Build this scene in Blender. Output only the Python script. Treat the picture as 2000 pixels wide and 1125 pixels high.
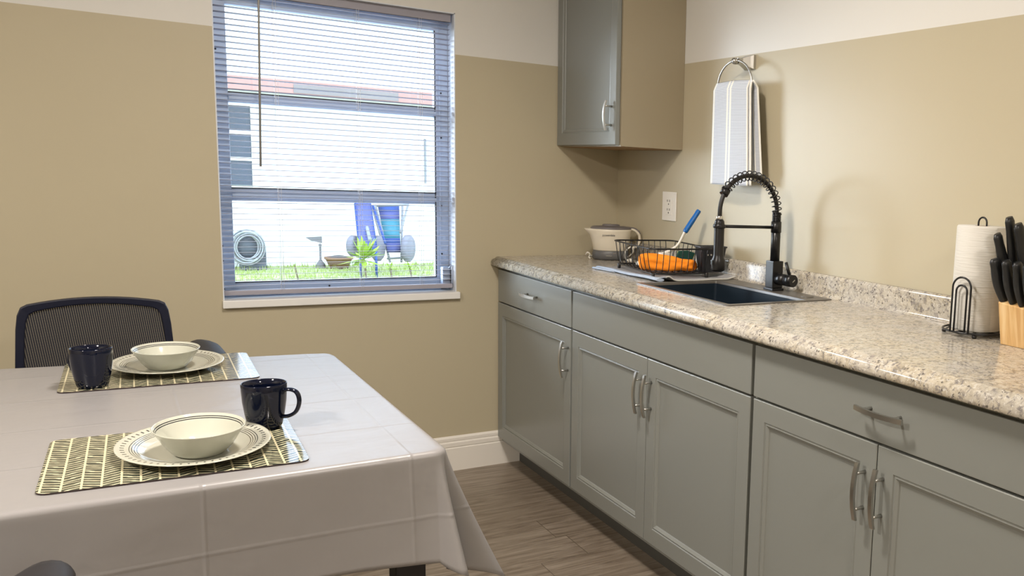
import bpy, bmesh, math, random
from mathutils import Vector, Matrix
random.seed(7)
PI = math.pi
C = bpy.context.scene.collection
for o in list(bpy.data.objects):
    bpy.data.objects.remove(o)

# ---------------------------------------------------------------- camera
cam_d = bpy.data.cameras.new('camera')
cam = bpy.data.objects.new('camera', cam_d); C.objects.link(cam)
RT = Vector((0.80287091, -0.59458131, 0.04325927)); UP = Vector((0.04796408, 0.1367543, 0.98944313)); FW = Vector((0.59422028, 0.79232022, -0.13831459))
M = Matrix((RT, UP, -FW)).transposed().to_4x4()
M.translation = Vector((-1.91548, -3.78304, 1.28762))
cam.matrix_world = M
cam_d.sensor_width = 36.0
cam_d.lens = 1764.70 / 2000 * 36
cam_d.shift_x = (1000 - 1509.72) / 2000
cam_d.shift_y = (597.99 - 562.5) / 2000
cam_d.clip_start = 0.02
bpy.context.scene.camera = cam

# ---------------------------------------------------------------- light and exposure
sc = bpy.context.scene
sc.view_settings.view_transform = 'Standard'
sc.view_settings.look = 'None'
sc.view_settings.gamma = 1.0
sc.view_settings.use_curve_mapping = False
sc.view_settings.exposure = 0.0
w = bpy.data.worlds.new('world'); sc.world = w; w.use_nodes = True
bg = w.node_tree.nodes['Background']
bg.inputs['Color'].default_value = (0.66, 0.83, 1.0, 1)
bg.inputs['Strength'].default_value = 6.5

def light(name, kind, loc, energy, color, rot=(0, 0, 0), size=1.0, size_y=None, angle=None, shape='DISK'):
    l = bpy.data.lights.new(name, kind); l.energy = energy; l.color = color
    if kind == 'AREA':
        l.shape = shape; l.size = size
        if size_y: l.size_y = size_y
    if kind == 'SUN' and angle is not None: l.angle = angle
    o = bpy.data.objects.new(name, l); C.objects.link(o); o.location = loc; o.rotation_euler = rot
    return o
sun = light('sun', 'SUN', (-4, 6, 6), 16.0, (0.90, 0.95, 1.0), angle=math.radians(45))
sun.rotation_euler = Vector((0.60, -0.72, -0.30)).to_track_quat('-Z', 'Y').to_euler()
# the room's ceiling lights (their fixtures are built further down)
LAMPS = [(-1.35, -1.85), (-3.3, -2.6), (-1.1, -4.3)]
LAMP_E = [38.0, 74.0, 35.0]
for (lx, ly), e in zip(LAMPS, LAMP_E):
    light('ceiling_lamp_light', 'AREA', (lx, ly, 2.335), e, (1.0, 0.915, 0.83), size=0.28)

# ---------------------------------------------------------------- node helpers
def mat(name, color=(0.5, 0.5, 0.5), rough=0.5, metal=0.0, spec=0.5, build=None, **kw):
    m = bpy.data.materials.new(name); m.use_nodes = True
    b = m.node_tree.nodes['Principled BSDF']
    b.inputs['Base Color'].default_value = (*color, 1)
    b.inputs['Roughness'].default_value = rough
    b.inputs['Metallic'].default_value = metal
    b.inputs['Specular IOR Level'].default_value = spec
    for k, v in kw.items(): b.inputs[k.replace('_', ' ')].default_value = v
    if build: build(N(m.node_tree), b)
    return m
class N:
    def __init__(s, t): s.t = t
    def n(s, kind, **kw):
        x = s.t.nodes.new(kind)
        for k, v in kw.items(): setattr(x, k, v)
        return x
    def l(s, a, b): s.t.links.new(a, b)
    def put(s, inp, v):
        if isinstance(v, bpy.types.NodeSocket): s.l(v, inp)
        else: inp.default_value = v
    def math(s, op, a, b=0.0, c=None, clamp=False):
        x = s.n('ShaderNodeMath', operation=op, use_clamp=clamp)
        s.put(x.inputs[0], a); s.put(x.inputs[1], b)
        if c is not None: s.put(x.inputs[2], c)
        return x.outputs[0]
    def coord(s, kind='Object'): return s.n('ShaderNodeTexCoord').outputs[kind]
    def sep(s, v):
        x = s.n('ShaderNodeSeparateXYZ'); s.l(v, x.inputs[0]); return x.outputs
    def comb(s, x=0.0, y=0.0, z=0.0):
        c = s.n('ShaderNodeCombineXYZ'); s.put(c.inputs[0], x); s.put(c.inputs[1], y); s.put(c.inputs[2], z); return c.outputs[0]
    def mapping(s, v, scale=(1, 1, 1), loc=(0, 0, 0), rot=(0, 0, 0)):
        x = s.n('ShaderNodeMapping'); s.l(v, x.inputs[0]); x.inputs['Scale'].default_value = scale
        x.inputs['Location'].default_value = loc; x.inputs['Rotation'].default_value = rot; return x.outputs[0]
    def noise(s, v, scale=5, detail=3, rough=0.5, dist=0.0):
        x = s.n('ShaderNodeTexNoise'); s.l(v, x.inputs['Vector']); x.inputs['Scale'].default_value = scale
        x.inputs['Detail'].default_value = detail; x.inputs['Roughness'].default_value = rough
        x.inputs['Distortion'].default_value = dist; return x.outputs['Fac']
    def vor(s, v, scale=5, feature='F1', out='Distance', rnd=1.0):
        x = s.n('ShaderNodeTexVoronoi', feature=feature); s.l(v, x.inputs['Vector']); x.inputs['Scale'].default_value = scale
        x.inputs['Randomness'].default_value = rnd
        return x.outputs[out]
    def ramp(s, f, stops, interp='LINEAR'):
        x = s.n('ShaderNodeValToRGB'); s.l(f, x.inputs[0]); r = x.color_ramp; r.interpolation = interp
        while len(r.elements) < len(stops): r.elements.new(0.5)
        for e, (p, c) in zip(r.elements, stops):
            e.position = p; e.color = (*c, 1) if len(c) == 3 else c
        return x.outputs[0]
    def mix(s, f, a, b):
        x = s.n('ShaderNodeMix', data_type='RGBA'); s.put(x.inputs[0], f)
        for i, v in ((6, a), (7, b)):
            if isinstance(v, bpy.types.NodeSocket): s.l(v, x.inputs[i])
            else: x.inputs[i].default_value = (*v, 1)
        return x.outputs[2]
    def bump(s, b, h, strength=0.3, dist=0.001):
        x = s.n('ShaderNodeBump'); s.put(x.inputs['Height'], h); x.inputs['Strength'].default_value = strength
        x.inputs['Distance'].default_value = dist; s.l(x.outputs[0], b.inputs['Normal'])
G3 = lambda v: (v, v, v)

# ---------------------------------------------------------------- mesh helpers
def bm_new(): return bmesh.new()
def box(bm, x0, x1, y0, y1, z0, z1, mi=0, bev=0.0):
    vs = [bm.verts.new(p) for p in ((x0, y0, z0), (x1, y0, z0), (x1, y1, z0), (x0, y1, z0), (x0, y0, z1), (x1, y0, z1), (x1, y1, z1), (x0, y1, z1))]
    fs = [bm.faces.new([vs[i] for i in q]) for q in ((3, 2, 1, 0), (4, 5, 6, 7), (0, 1, 5, 4), (1, 2, 6, 5), (2, 3, 7, 6), (3, 0, 4, 7))]
    for f in fs: f.material_index = mi
    if bev > 0:
        es = list({e for f in fs for e in f.edges})
        bmesh.ops.bevel(bm, geom=es, offset=bev, segments=2, profile=0.6, affect='EDGES', clamp_overlap=True)
    return vs
def tube(bm, pts, r, seg=10, closed=False, caps=True, mi=0, flat=None):
    """sweep a circle (or an ellipse, flat=(a,b) multipliers) along pts; r number or list"""
    pts = [Vector(p) for p in pts]; n = len(pts)
    rings = []; prev = None
    for i, p in enumerate(pts):
        if closed: t = (pts[(i + 1) % n] - pts[i - 1])
        else: t = pts[min(i + 1, n - 1)] - pts[max(i - 1, 0)]
        t.normalize()
        if prev is None:
            a = Vector((0, 0, 1)) if abs(t.z) < 0.9 else Vector((1, 0, 0))
            u = (a - t * a.dot(t)).normalized()
        else: u = (prev - t * prev.dot(t)).normalized()
        prev = u; v = t.cross(u)
        rr = r[i] if isinstance(r, (list, tuple)) else r
        fa, fb = flat if flat else (1, 1)
        rings.append([bm.verts.new(p + u * (rr * fa * math.cos(2 * PI * k / seg)) + v * (rr * fb * math.sin(2 * PI * k / seg))) for k in range(seg)])
    m = n if closed else n - 1
    for i in range(m):
        A, B = rings[i], rings[(i + 1) % n]
        off = 0
        if closed and i == n - 1:
            off = min(range(seg), key=lambda o: sum((A[k].co - B[(k + o) % seg].co).length for k in range(0, seg, 3)))
        for k in range(seg):
            f = bm.faces.new([A[k], A[(k + 1) % seg], B[(k + 1 + off) % seg], B[(k + off) % seg]]); f.smooth = True; f.material_index = mi
    if caps and not closed:
        for R in (rings[0][::-1], rings[-1]):
            f = bm.faces.new(R); f.material_index = mi
def lathe(bm, prof, seg=48, axis='z', origin=(0, 0, 0), mi=0):
    O = Vector(origin); rings = []
    for r, h in prof:
        if r < 1e-6:
            p = {'z': (0, 0, h), 'x': (h, 0, 0), 'y': (0, h, 0)}[axis]; rings.append([bm.verts.new(O + Vector(p))])
        else:
            ring = []
            for k in range(seg):
                a = 2 * PI * k / seg; c, s_ = r * math.cos(a), r * math.sin(a)
                p = {'z': (c, s_, h), 'x': (h, c, s_), 'y': (s_, h, c)}[axis]
                ring.append(bm.verts.new(O + Vector(p)))
            rings.append(ring)
    for A, B in zip(rings, rings[1:]):
        if len(A) == 1 and len(B) == 1: continue
        for k in range(seg):
            k2 = (k + 1) % seg
            if len(A) == 1: f = bm.faces.new([A[0], B[k2], B[k]])
            elif len(B) == 1: f = bm.faces.new([A[k], A[k2], B[0]])
            else: f = bm.faces.new([A[k], A[k2], B[k2], B[k]])
            f.smooth = True; f.material_index = mi
def prism(bm, poly, z0, z1, axis='z', mi=0, smooth=False):
    def P(a, b, h): return {'z': (a, b, h), 'x': (h, a, b), 'y': (a, h, b)}[axis]
    A = [bm.verts.new(P(a, b, z0)) for a, b in poly]; B = [bm.verts.new(P(a, b, z1)) for a, b in poly]
    n = len(poly)
    fs = [bm.faces.new(A[::-1]), bm.faces.new(B)]
    for k in range(n):
        f = bm.faces.new([A[k], A[(k + 1) % n], B[(k + 1) % n], B[k]]); f.smooth = smooth; fs.append(f)
    for f in fs: f.material_index = mi
    return fs
def gridmesh(bm, fn, nu, nv, mi=0, smooth=True, closed_u=False):
    V = [[bm.verts.new(fn(i / nu, j / nv)) for j in range(nv + 1)] for i in range(nu if closed_u else nu + 1)]
    for i in range(nu):
        for j in range(nv):
            i2 = (i + 1) % nu if closed_u else i + 1
            f = bm.faces.new([V[i][j], V[i2][j], V[i2][j + 1], V[i][j + 1]]); f.smooth = smooth; f.material_index = mi
    return V
def rrect(x0, x1, y0, y1, r, seg=6):
    pts = []
    for cx, cy, a0 in ((x1 - r, y1 - r, 0), (x0 + r, y1 - r, 90), (x0 + r, y0 + r, 180), (x1 - r, y0 + r, 270)):
        for k in range(seg + 1):
            a = math.radians(a0 + 90 * k / seg); pts.append((cx + r * math.cos(a), cy + r * math.sin(a)))
    return pts
def catmull(pts, sub=6, closed=False):
    P = [Vector(p) for p in pts]; n = len(P); out = []
    for i in range(n if closed else n - 1):
        g = lambda k: P[k % n] if closed else P[max(0, min(n - 1, k))]
        p0, p1, p2, p3 = g(i - 1), g(i), g(i + 1), g(i + 2)
        for s in range(sub):
            t = s / sub
            out.append(0.5 * ((2 * p1) + (p2 - p0) * t + (2 * p0 - 5 * p1 + 4 * p2 - p3) * t * t + (3 * p1 - p0 - 3 * p2 + p3) * t ** 3))
    if not closed: out.append(P[-1].copy())
    return out
def obj(name, bm, mats, parent=None, label=None, recalc=True, mod=None):
    if recalc: bmesh.ops.recalc_face_normals(bm, faces=bm.faces)
    me = bpy.data.meshes.new(name); bm.to_mesh(me); bm.free()
    for m in (mats if isinstance(mats, (list, tuple)) else [mats]): me.materials.append(m)
    o = bpy.data.objects.new(name, me); C.objects.link(o)
    if parent: o.parent = parent
    if label: o['label'] = label
    if mod: mod(o)
    return o
def bevel_mod(wd=0.002, seg=2):
    def f(o):
        m = o.modifiers.new('bevel', 'BEVEL'); m.width = wd; m.segments = seg; m.limit_method = 'ANGLE'; m.angle_limit = math.radians(40)
    return f
def thing(name, label, cat, loc=(0, 0, 0), rotz=0.0, group=None):
    o = bpy.data.objects.new(name, None); C.objects.link(o); o.empty_display_size = 0.05
    o.location = loc; o.rotation_euler = (0, 0, rotz); o['label'] = label; o['category'] = cat
    if group: o['group'] = group
    return o
def tag(o, label, cat, group=None, kind=None):
    o['label'] = label; o['category'] = cat
    if group: o['group'] = group
    if kind: o['kind'] = kind
    return o
def struct(name, bm, mats, label=None, cat=None, **kw):
    o = obj(name, bm, mats, **kw); o['kind'] = 'structure'
    if label: o['label'] = label
    if cat: o['category'] = cat
    return o
def dup(root, loc, rotz=0.0, label=None):
    r = root.copy(); C.objects.link(r); r.location = loc; r.rotation_euler = (0, 0, rotz)
    if label: r['label'] = label
    def rec(src, dst):
        for ch in list(src.children):
            c = ch.copy(); C.objects.link(c); c.parent = dst; rec(ch, c)
    rec(root, r)
    return r

# ---------------------------------------------------------------- materials
PAINT_H = 1.732
def wallpaint(n, b):
    z = n.sep(n.coord())[2]
    f = n.math('GREATER_THAN', z, PAINT_H)
    nz = n.noise(n.coord(), 2.2, 2)
    beige = n.mix(nz, (0.475, 0.422, 0.298), (0.500, 0.446, 0.318))
    n.l(n.mix(f, beige, (0.70, 0.69, 0.655)), b.inputs['Base Color'])
    n.bump(b, n.noise(n.coord(), 260, 2), 0.10, 0.0006)
M_wall = mat('wall_paint_two_tone', rough=0.42, spec=0.4, build=wallpaint)
M_ceil = mat('ceiling_white', (0.82, 0.80, 0.76), 0.9)
def floorb(n, b):
    co = n.coord(); x, y, z = n.sep(co)
    PW, PL = 0.18, 1.22
    row = n.math('FLOOR', n.math('DIVIDE', y, PW))
    wn = n.n('ShaderNodeTexWhiteNoise', noise_dimensions='1D'); n.l(row, wn.inputs['W'])
    xo = n.math('ADD', x, n.math('MULTIPLY', wn.outputs[0], PL))
    col = n.math('FLOOR', n.math('DIVIDE', xo, PL))
    w2 = n.n('ShaderNodeTexWhiteNoise', noise_dimensions='2D'); n.l(n.comb(row, col), w2.inputs['Vector'])
    v = n.comb(n.math('ADD', n.math('MULTIPLY', x, 1.6), n.math('MULTIPLY', w2.outputs[0], 37.0)), n.math('MULTIPLY', y, 15.0), row)
    grain = n.noise(v, 2.2, 6, 0.62, 1.4)
    fine = n.noise(n.mapping(co, (6, 110, 1)), 3.0, 3, 0.6, 0.3)
    c = n.ramp(grain, [(0.28, (0.095, 0.072, 0.052)), (0.42, (0.215, 0.172, 0.130)), (0.56, (0.30, 0.25, 0.195)), (0.74, (0.40, 0.34, 0.275))])
    c = n.mix(n.math('MULTIPLY', fine, 0.30), c, (0.16, 0.125, 0.09))
    tint = n.math('MULTIPLY', w2.outputs[0], 0.30)
    c = n.mix(tint, c, (0.20, 0.155, 0.11))
    fy = n.math('FRACT', n.math('DIVIDE', y, PW)); fx = n.math('FRACT', n.math('DIVIDE', xo, PL))
    seam = n.math('MAXIMUM', n.math('LESS_THAN', fy, 0.012), n.math('LESS_THAN', fx, 0.0022))
    n.l(n.mix(n.math('MULTIPLY', seam, 0.7), c, (0.06, 0.045, 0.03)), b.inputs['Base Color'])
    n.bump(b, grain, 0.12, 0.001)
M_floor = mat('vinyl_plank', rough=0.38, spec=0.4, build=floorb)
M_trim = mat('trim_white', (0.80, 0.765, 0.70), 0.35)
M_cab = mat('cabinet_grey', (0.218, 0.228, 0.212), 0.29, spec=0.5)
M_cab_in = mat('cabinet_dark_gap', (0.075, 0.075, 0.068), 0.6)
M_cabside = mat('cabinet_end_panel_taupe', (0.335, 0.285, 0.195), 0.42)
M_wood_under = mat('cabinet_raw_underside', (0.30, 0.17, 0.07), 0.6)
M_nickel = mat('brushed_nickel', (0.52, 0.51, 0.48), 0.32, 1.0)
def granite(n, b):
    co = n.coord()
    big = n.noise(co, 9, 4, 0.6, 0.6)
    med = n.noise(co, 45, 4, 0.65, 0.3)
    sm = n.noise(co, 150, 3, 0.6)
    vs = n.vor(n.mapping(co, (1, 1, 1)), 95)
    c = n.ramp(med, [(0.32, (0.20, 0.18, 0.15)), (0.44, (0.54, 0.47, 0.35)), (0.55, (0.70, 0.63, 0.49)), (0.70, (0.80, 0.76, 0.66))])
    c = n.mix(n.ramp(big, [(0.42, G3(0)), (0.62, G3(0.75))]), c, (0.62, 0.59, 0.53))
    grey = n.ramp(n.noise(co, 70, 4, 0.7, 0.8), [(0.52, G3(0)), (0.62, G3(0.9))])
    c = n.mix(grey, c, (0.24, 0.22, 0.215))
    dark = n.math('MULTIPLY', n.math('LESS_THAN', vs, 0.30), n.math('GREATER_THAN', n.noise(co, 38, 2), 0.53))
    c = n.mix(n.math('MULTIPLY', dark, 0.85), c, (0.07, 0.058, 0.05))
    c = n.mix(n.ramp(sm, [(0.57, G3(0)), (0.65, G3(0.7))]), c, (0.88, 0.86, 0.80))
    c = n.mix(0.30, c, (0.17, 0.165, 0.16))
    n.l(c, b.inputs['Base Color'])
M_granite = mat('granite_laminate', rough=0.17, spec=0.5, build=granite)
M_sink = mat('sink_black', (0.012, 0.020, 0.030), 0.28, spec=0.6)
M_sinkrim = mat('sink_rim', (0.11, 0.10, 0.085), 0.30, spec=0.6)
M_black = mat('matte_black_metal', (0.008, 0.008, 0.009), 0.32, spec=0.45)
M_rubber = mat('black_rubber', (0.010, 0.009, 0.009), 0.45)
M_chrome = mat('chrome', (0.8, 0.8, 0.8), 0.12, 1.0)
def clothb(n, b):
    x, y, z = n.sep(n.coord())
    def crease(v, off, per, wd):
        f = n.math('ABSOLUTE', n.math('SUBTRACT', n.math('FRACT', n.math('DIVIDE', n.math('ADD', v, off), per)), 0.5))
        return n.ramp(n.math('DIVIDE', f, wd), [(0.0, G3(1)), (1.0, G3(0))], 'EASE')
    top = n.math('GREATER_THAN', z, 0.73)
    a = crease(x, 1.47 + 0.165 + 3.3, 0.33, 0.016)
    c = n.math('MULTIPLY', crease(y, 1.86 + 0.13 + 2.6, 0.26, 0.02), top)
    d = n.math('MULTIPLY', crease(z, -0.63 + 0.5, 1.0, 0.006), n.math('SUBTRACT', 1.0, top))
    h = n.math('ADD', n.math('ADD', a, c), d)
    und = n.noise(n.mapping(n.coord(), (1.0, 1.0, 1.0)), 5.0, 3, 0.5, 0.8)
    n.bump(b, n.math('ADD', h, n.math('MULTIPLY', und, 7.0)), 0.36, 0.0016)
M_cloth = mat('vinyl_tablecloth', (0.278, 0.268, 0.268), 0.34, spec=0.5, build=clothb)
M_table = mat('table_black', (0.012, 0.013, 0.02), 0.35)
def matb(n, b):
    x, y, z = n.sep(n.coord())
    W = 0.0262
    u = n.math('DIVIDE', n.math('ADD', x, 1.0), W); fu = n.math('FRACT', u); iu = n.math('FLOOR', u)
    par = n.math('SUBTRACT', n.math('MULTIPLY', n.math('MODULO', iu, 2.0), 2.0), 1.0)
    wn = n.n('ShaderNodeTexWhiteNoise', noise_dimensions='1D'); n.l(iu, wn.inputs['W'])
    wob = n.math('MULTIPLY', n.math('SUBTRACT', n.noise(n.comb(iu, n.math('MULTIPLY', y, 14.0)), 3.0, 2), 0.5), 0.02)
    yy = n.math('ADD', n.math('ADD', y, n.math('MULTIPLY', n.math('MULTIPLY', fu, par), 0.014)), n.math('ADD', wob, wn.outputs[0]))
    fl = n.math('FRACT', n.math('DIVIDE', n.math('ADD', yy, 2.0), 0.0132))
    lines = n.math('LESS_THAN', n.math('ABSOLUTE', n.math('SUBTRACT', fl, 0.5)), 0.13)
    bars = n.math('LESS_THAN', n.math('ABSOLUTE', n.math('SUBTRACT', fu, 0.5)), 0.44)
    f = n.math('MAXIMUM', lines, n.math('SUBTRACT', 1.0, bars))
    n.l(n.mix(f, (0.055, 0.062, 0.045), (0.66, 0.60, 0.40)), b.inputs['Base Color'])
M_mat = mat('placemat_print', rough=0.11, spec=0.9, build=matb)
M_matedge = mat('placemat_edge', (0.035, 0.022, 0.022), 0.6)
def ring_line(n, r, r0, wd):
    return n.math('LESS_THAN', n.math('ABSOLUTE', n.math('SUBTRACT', r, r0)), wd)
def plateb(n, b):
    x, y, z = n.sep(n.mapping(n.coord(), (1 / 0.945, 1 / 1.22, 1)))
    r = n.math('SQRT', n.math('ADD', n.math('MULTIPLY', x, x), n.math('MULTIPLY', y, y)))
    f = ring_line(n, r, 0.0925, 0.0006)
    for r0 in (0.0965, 0.1005, 0.1045): f = n.math('MAXIMUM', f, ring_line(n, r, r0, 0.0006))
    ang = n.math('ARCTAN2', y, x)
    fa = n.math('FRACT', n.math('MULTIPLY', n.math('ADD', ang, 4.0), 60 / (2 * PI)))
    d = n.math('MULTIPLY', n.math('LESS_THAN', n.math('ABSOLUTE', n.math('SUBTRACT', fa, 0.5)), 0.13), ring_line(n, r, 0.1155, 0.0034))
    f = n.math('MULTIPLY', n.math('MAXIMUM', f, d), n.math('GREATER_THAN', z, 0.004))
    n.l(n.mix(f, (0.49, 0.49, 0.415), (0.01, 0.01, 0.015)), b.inputs['Base Color'])
M_plate = mat('glazed_plate', rough=0.09, spec=0.55, build=plateb)
def bowlb(n, b):
    z = n.sep(n.coord())[2]
    f = n.math('MAXIMUM', ring_line(n, z, 0.0445, 0.0007), ring_line(n, z, 0.0414, 0.0007))
    geo = n.n('ShaderNodeNewGeometry')
    x, y, zz = n.sep(n.coord())
    r = n.math('SQRT', n.math('ADD', n.math('MULTIPLY', x, x), n.math('MULTIPLY', y, y)))
    nx, ny, nz = n.sep(geo.outputs['Normal'])
    inner = n.math('LESS_THAN', n.math('ADD', n.math('MULTIPLY', nx, x), n.math('MULTIPLY', ny, y)), 0.0)
    n.l(n.mix(n.math('MULTIPLY', f, inner), (0.49, 0.495, 0.42), (0.012, 0.012, 0.02)), b.inputs['Base Color'])
M_bowl = mat('glazed_bowl', rough=0.09, spec=0.55, build=bowlb)
M_mug = mat('navy_black_glaze', (0.003, 0.005, 0.016), 0.07, spec=0.45)
M_mugin = mat('mug_inside_glaze', (0.004, 0.005, 0.009), 0.12, spec=0.5)
def towelb(n, b):
    x, y, z = n.sep(n.coord('UV'))
    ws = n.math('LESS_THAN', n.math('FRACT', n.math('MULTIPLY', y, 66)), 0.36)
    wv = n.math('LESS_THAN', n.math('FRACT', n.math('MULTIPLY', x, 46)), 0.28)
    base = n.mix(ws, (0.66, 0.69, 0.74), (0.33, 0.36, 0.42))
    base = n.mix(n.math('MULTIPLY', wv, 0.35), base, (0.74, 0.76, 0.80))
    st = 0.0
    for c0, wd in ((0.015, 0.022), (0.345, 0.020), (0.415, 0.020), (0.79, 0.016), (0.85, 0.016), (0.985, 0.02)):
        l = ring_line(n, x, c0, wd); st = l if st == 0.0 else n.math('MAXIMUM', st, l)
    n.l(n.mix(st, base, (0.84, 0.83, 0.77)), b.inputs['Base Color'])
    n.bump(b, ws, 0.5, 0.001)
M_towel = mat('striped_towel', rough=0.95, spec=0.1, build=towelb)
def dryb(n, b):
    x, y, z = n.sep(n.coord())
    a = n.math('LESS_THAN', n.math('FRACT', n.math('MULTIPLY', x, 210)), 0.4)
    n.l(n.mix(a, (0.30, 0.30, 0.31), (0.42, 0.42, 0.43)), b.inputs['Base Color'])
    n.bump(b, n.vor(n.coord(), 260), 0.6, 0.001)
M_dry = mat('grey_waffle_mat', rough=0.95, spec=0.1, build=dryb)
M_dryedge = mat('mat_binding', (0.55, 0.54, 0.50), 0.9)
M_blue = mat('folded_towel_blue_grey', (0.42, 0.49, 0.60), 0.95, spec=0.1)
def orangeb(n, b):
    n.l(n.mix(n.noise(n.coord(), 14, 3), (0.95, 0.24, 0.01), (1.0, 0.34, 0.03)), b.inputs['Base Color'])
    n.bump(b, n.noise(n.coord(), 400, 2), 0.4, 0.0006)
M_orange = mat('orange_microfibre', rough=0.8, spec=0.2, build=orangeb)
M_white_pl = mat('white_plastic', (0.78, 0.75, 0.68), 0.35)
M_outlet = mat('outlet_ivory', (0.78, 0.745, 0.67), 0.35)
M_slot = mat('dark_slot', (0.03, 0.025, 0.02), 0.6)
M_kbody = mat('kettle_cream', (0.70, 0.64, 0.52), 0.38)
M_kgrey = mat('kettle_grey', (0.115, 0.115, 0.115), 0.42)
M_kgrey2 = mat('kettle_lid_grey', (0.155, 0.14, 0.14), 0.4)
M_brush_blue = mat('brush_blue_grip', (0.0, 0.115, 0.40), 0.35)
M_bristle = mat('brush_bristles', (0.70, 0.66, 0.60), 0.8)
M_green = mat('scouring_green', (0.010, 0.060, 0.045), 0.9)
M_sponge = mat('sponge_yellow', (0.55, 0.56, 0.12), 0.9)
M_pl_black = mat('black_plastic', (0.022, 0.023, 0.027), 0.38)
def paperb(n, b):
    x, y, z = n.sep(n.coord())
    h = n.noise(n.mapping(n.coord(), (6, 6, 90)), 3.0, 3)
    n.bump(b, h, 0.7, 0.002)
M_paper = mat('paper_towel', (0.63, 0.615, 0.57), 0.95, spec=0.1, build=paperb)
M_core = mat('cardboard_core', (0.42, 0.30, 0.18), 0.9)
def blockb(n, b):
    g = n.noise(n.mapping(n.coord(), (10, 55, 3.5)), 1.3, 4, 0.6, 0.5)
    n.l(n.ramp(g, [(0.3, (0.47, 0.24, 0.08)), (0.5, (0.66, 0.42, 0.18)), (0.7, (0.76, 0.55, 0.29))]), b.inputs['Base Color'])
M_block = mat('knife_block_wood', rough=0.4, build=blockb)
M_knife = mat('knife_handle_black', (0.010, 0.011, 0.012), 0.42)
M_steel = mat('blade_steel', (0.6, 0.6, 0.6), 0.25, 1.0)
def meshb(n, b):
    x, y, z = n.sep(n.coord())
    wv = n.math('FRACT', n.math('MULTIPLY', n.math('ADD', x, n.math('MULTIPLY', z, 0.12)), 190.0))
    hole = n.math('MULTIPLY', n.math('GREATER_THAN', wv, 0.62), n.math('GREATER_THAN', n.math('FRACT', n.math('MULTIPLY', z, 260.0)), 0.35))
    n.l(n.mix(n.math('LESS_THAN', wv, 0.62), (0.040, 0.038, 0.042), (0.016, 0.017, 0.024)), b.inputs['Base Color'])
    n.l(n.math('SUBTRACT', 1.0, n.math('MULTIPLY', hole, 0.40)), b.inputs['Alpha'])
M_mesh = mat('chair_mesh', rough=0.75, spec=0.3, build=meshb)
M_frame = mat('chair_frame_navy', (0.006, 0.008, 0.022), 0.42)
M_arm = mat('chair_arm_black', (0.010, 0.009, 0.012), 0.55)
M_seat = mat('chair_seat_fabric', (0.012, 0.012, 0.016), 0.9)
M_win = mat('window_white', (0.66, 0.70, 0.76), 0.4)
M_winal = mat('window_aluminium_painted', (0.47, 0.56, 0.70), 0.4)
M_gasket = mat('window_gasket', (0.03, 0.03, 0.035), 0.6)
M_sill = mat('sill_white', (0.80, 0.80, 0.78), 0.3)
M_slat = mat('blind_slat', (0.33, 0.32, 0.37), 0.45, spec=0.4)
M_cord = mat('blind_cord', (0.78, 0.78, 0.78), 0.7)
M_wand = mat('blind_wand', (0.30, 0.29, 0.27), 0.25, spec=0.5)
def glassm():
    m = bpy.data.materials.new('window_glass'); m.use_nodes = True; t = m.node_tree; t.nodes.clear()
    o = t.nodes.new('ShaderNodeOutputMaterial'); mx = t.nodes.new('ShaderNodeMixShader'); tr = t.nodes.new('ShaderNodeBsdfTransparent'); gl = t.nodes.new('ShaderNodeBsdfGlossy')
    gl.inputs['Roughness'].default_value = 0.02; mx.inputs[0].default_value = 0.05; tr.inputs[0].default_value = (0.96, 0.98, 1.0, 1)
    t.links.new(tr.outputs[0], mx.inputs[1]); t.links.new(gl.outputs[0], mx.inputs[2]); t.links.new(mx.outputs[0], o.inputs[0])
    return m
M_glass = glassm()

# ---------------------------------------------------------------- room shell
WX0, WX1, WZ0, WZ1 = -1.568, -0.732, 0.768, 1.893      # window opening
XL, YF, ZC, TH = -4.4, -5.4, 2.40, 0.16
bm = bm_new()
for a in ((XL, WX0, 0, TH, 0, ZC), (WX1, 0.0, 0, TH, 0, ZC), (WX0, WX1, 0, TH, 0, WZ0), (WX0, WX1, 0, TH, WZ1, ZC)): box(bm, *a)
bmesh.ops.remove_doubles(bm, verts=bm.verts, dist=1e-5)
struct('wall_back', bm, M_wall, 'beige wall with white band above, holding the window', 'wall')
for nm, a, lb in (('wall_right', (0, TH, YF, TH, 0, ZC), 'beige wall with white band above behind the counter'), ('wall_left', (XL - TH, XL, YF, TH, 0, ZC), 'beige wall left of the camera'), ('wall_front', (XL - TH, TH, YF - TH, YF, 0, ZC), 'beige wall behind the camera')):
    bm = bm_new(); box(bm, *a); struct(nm, bm, M_wall, lb, 'wall')
bm = bm_new(); box(bm, XL - TH, TH, YF - TH, TH, -0.1, 0); struct('floor', bm, M_floor, 'grey brown wood plank floor', 'floor')
bm = bm_new(); box(bm, XL - TH, TH, YF - TH, TH, ZC, ZC + 0.1); struct('ceiling', bm, M_ceil, 'plain white ceiling', 'ceiling')
def baseboard(name, x0, x1, lb):
    bm = bm_new()
    prof = [(0, 0), (-0.014, 0), (-0.014, 0.098), (-0.0105, 0.101), (-0.0105, 0.103), (-0.013, 0.106), (-0.013, 0.122), (-0.008, 0.126), (-0.008, 0.129), (-0.0095, 0.132), (-0.0095, 0.142), (-0.003, 0.150), (0, 0.150)]
    prism(bm, [(y, z) for y, z in prof], x0, x1, axis='x'); return struct(name, bm, M_trim, lb, 'baseboard')
baseboard('baseboard_back', XL, -0.46, 'white moulded baseboard below the window wall')
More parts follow.
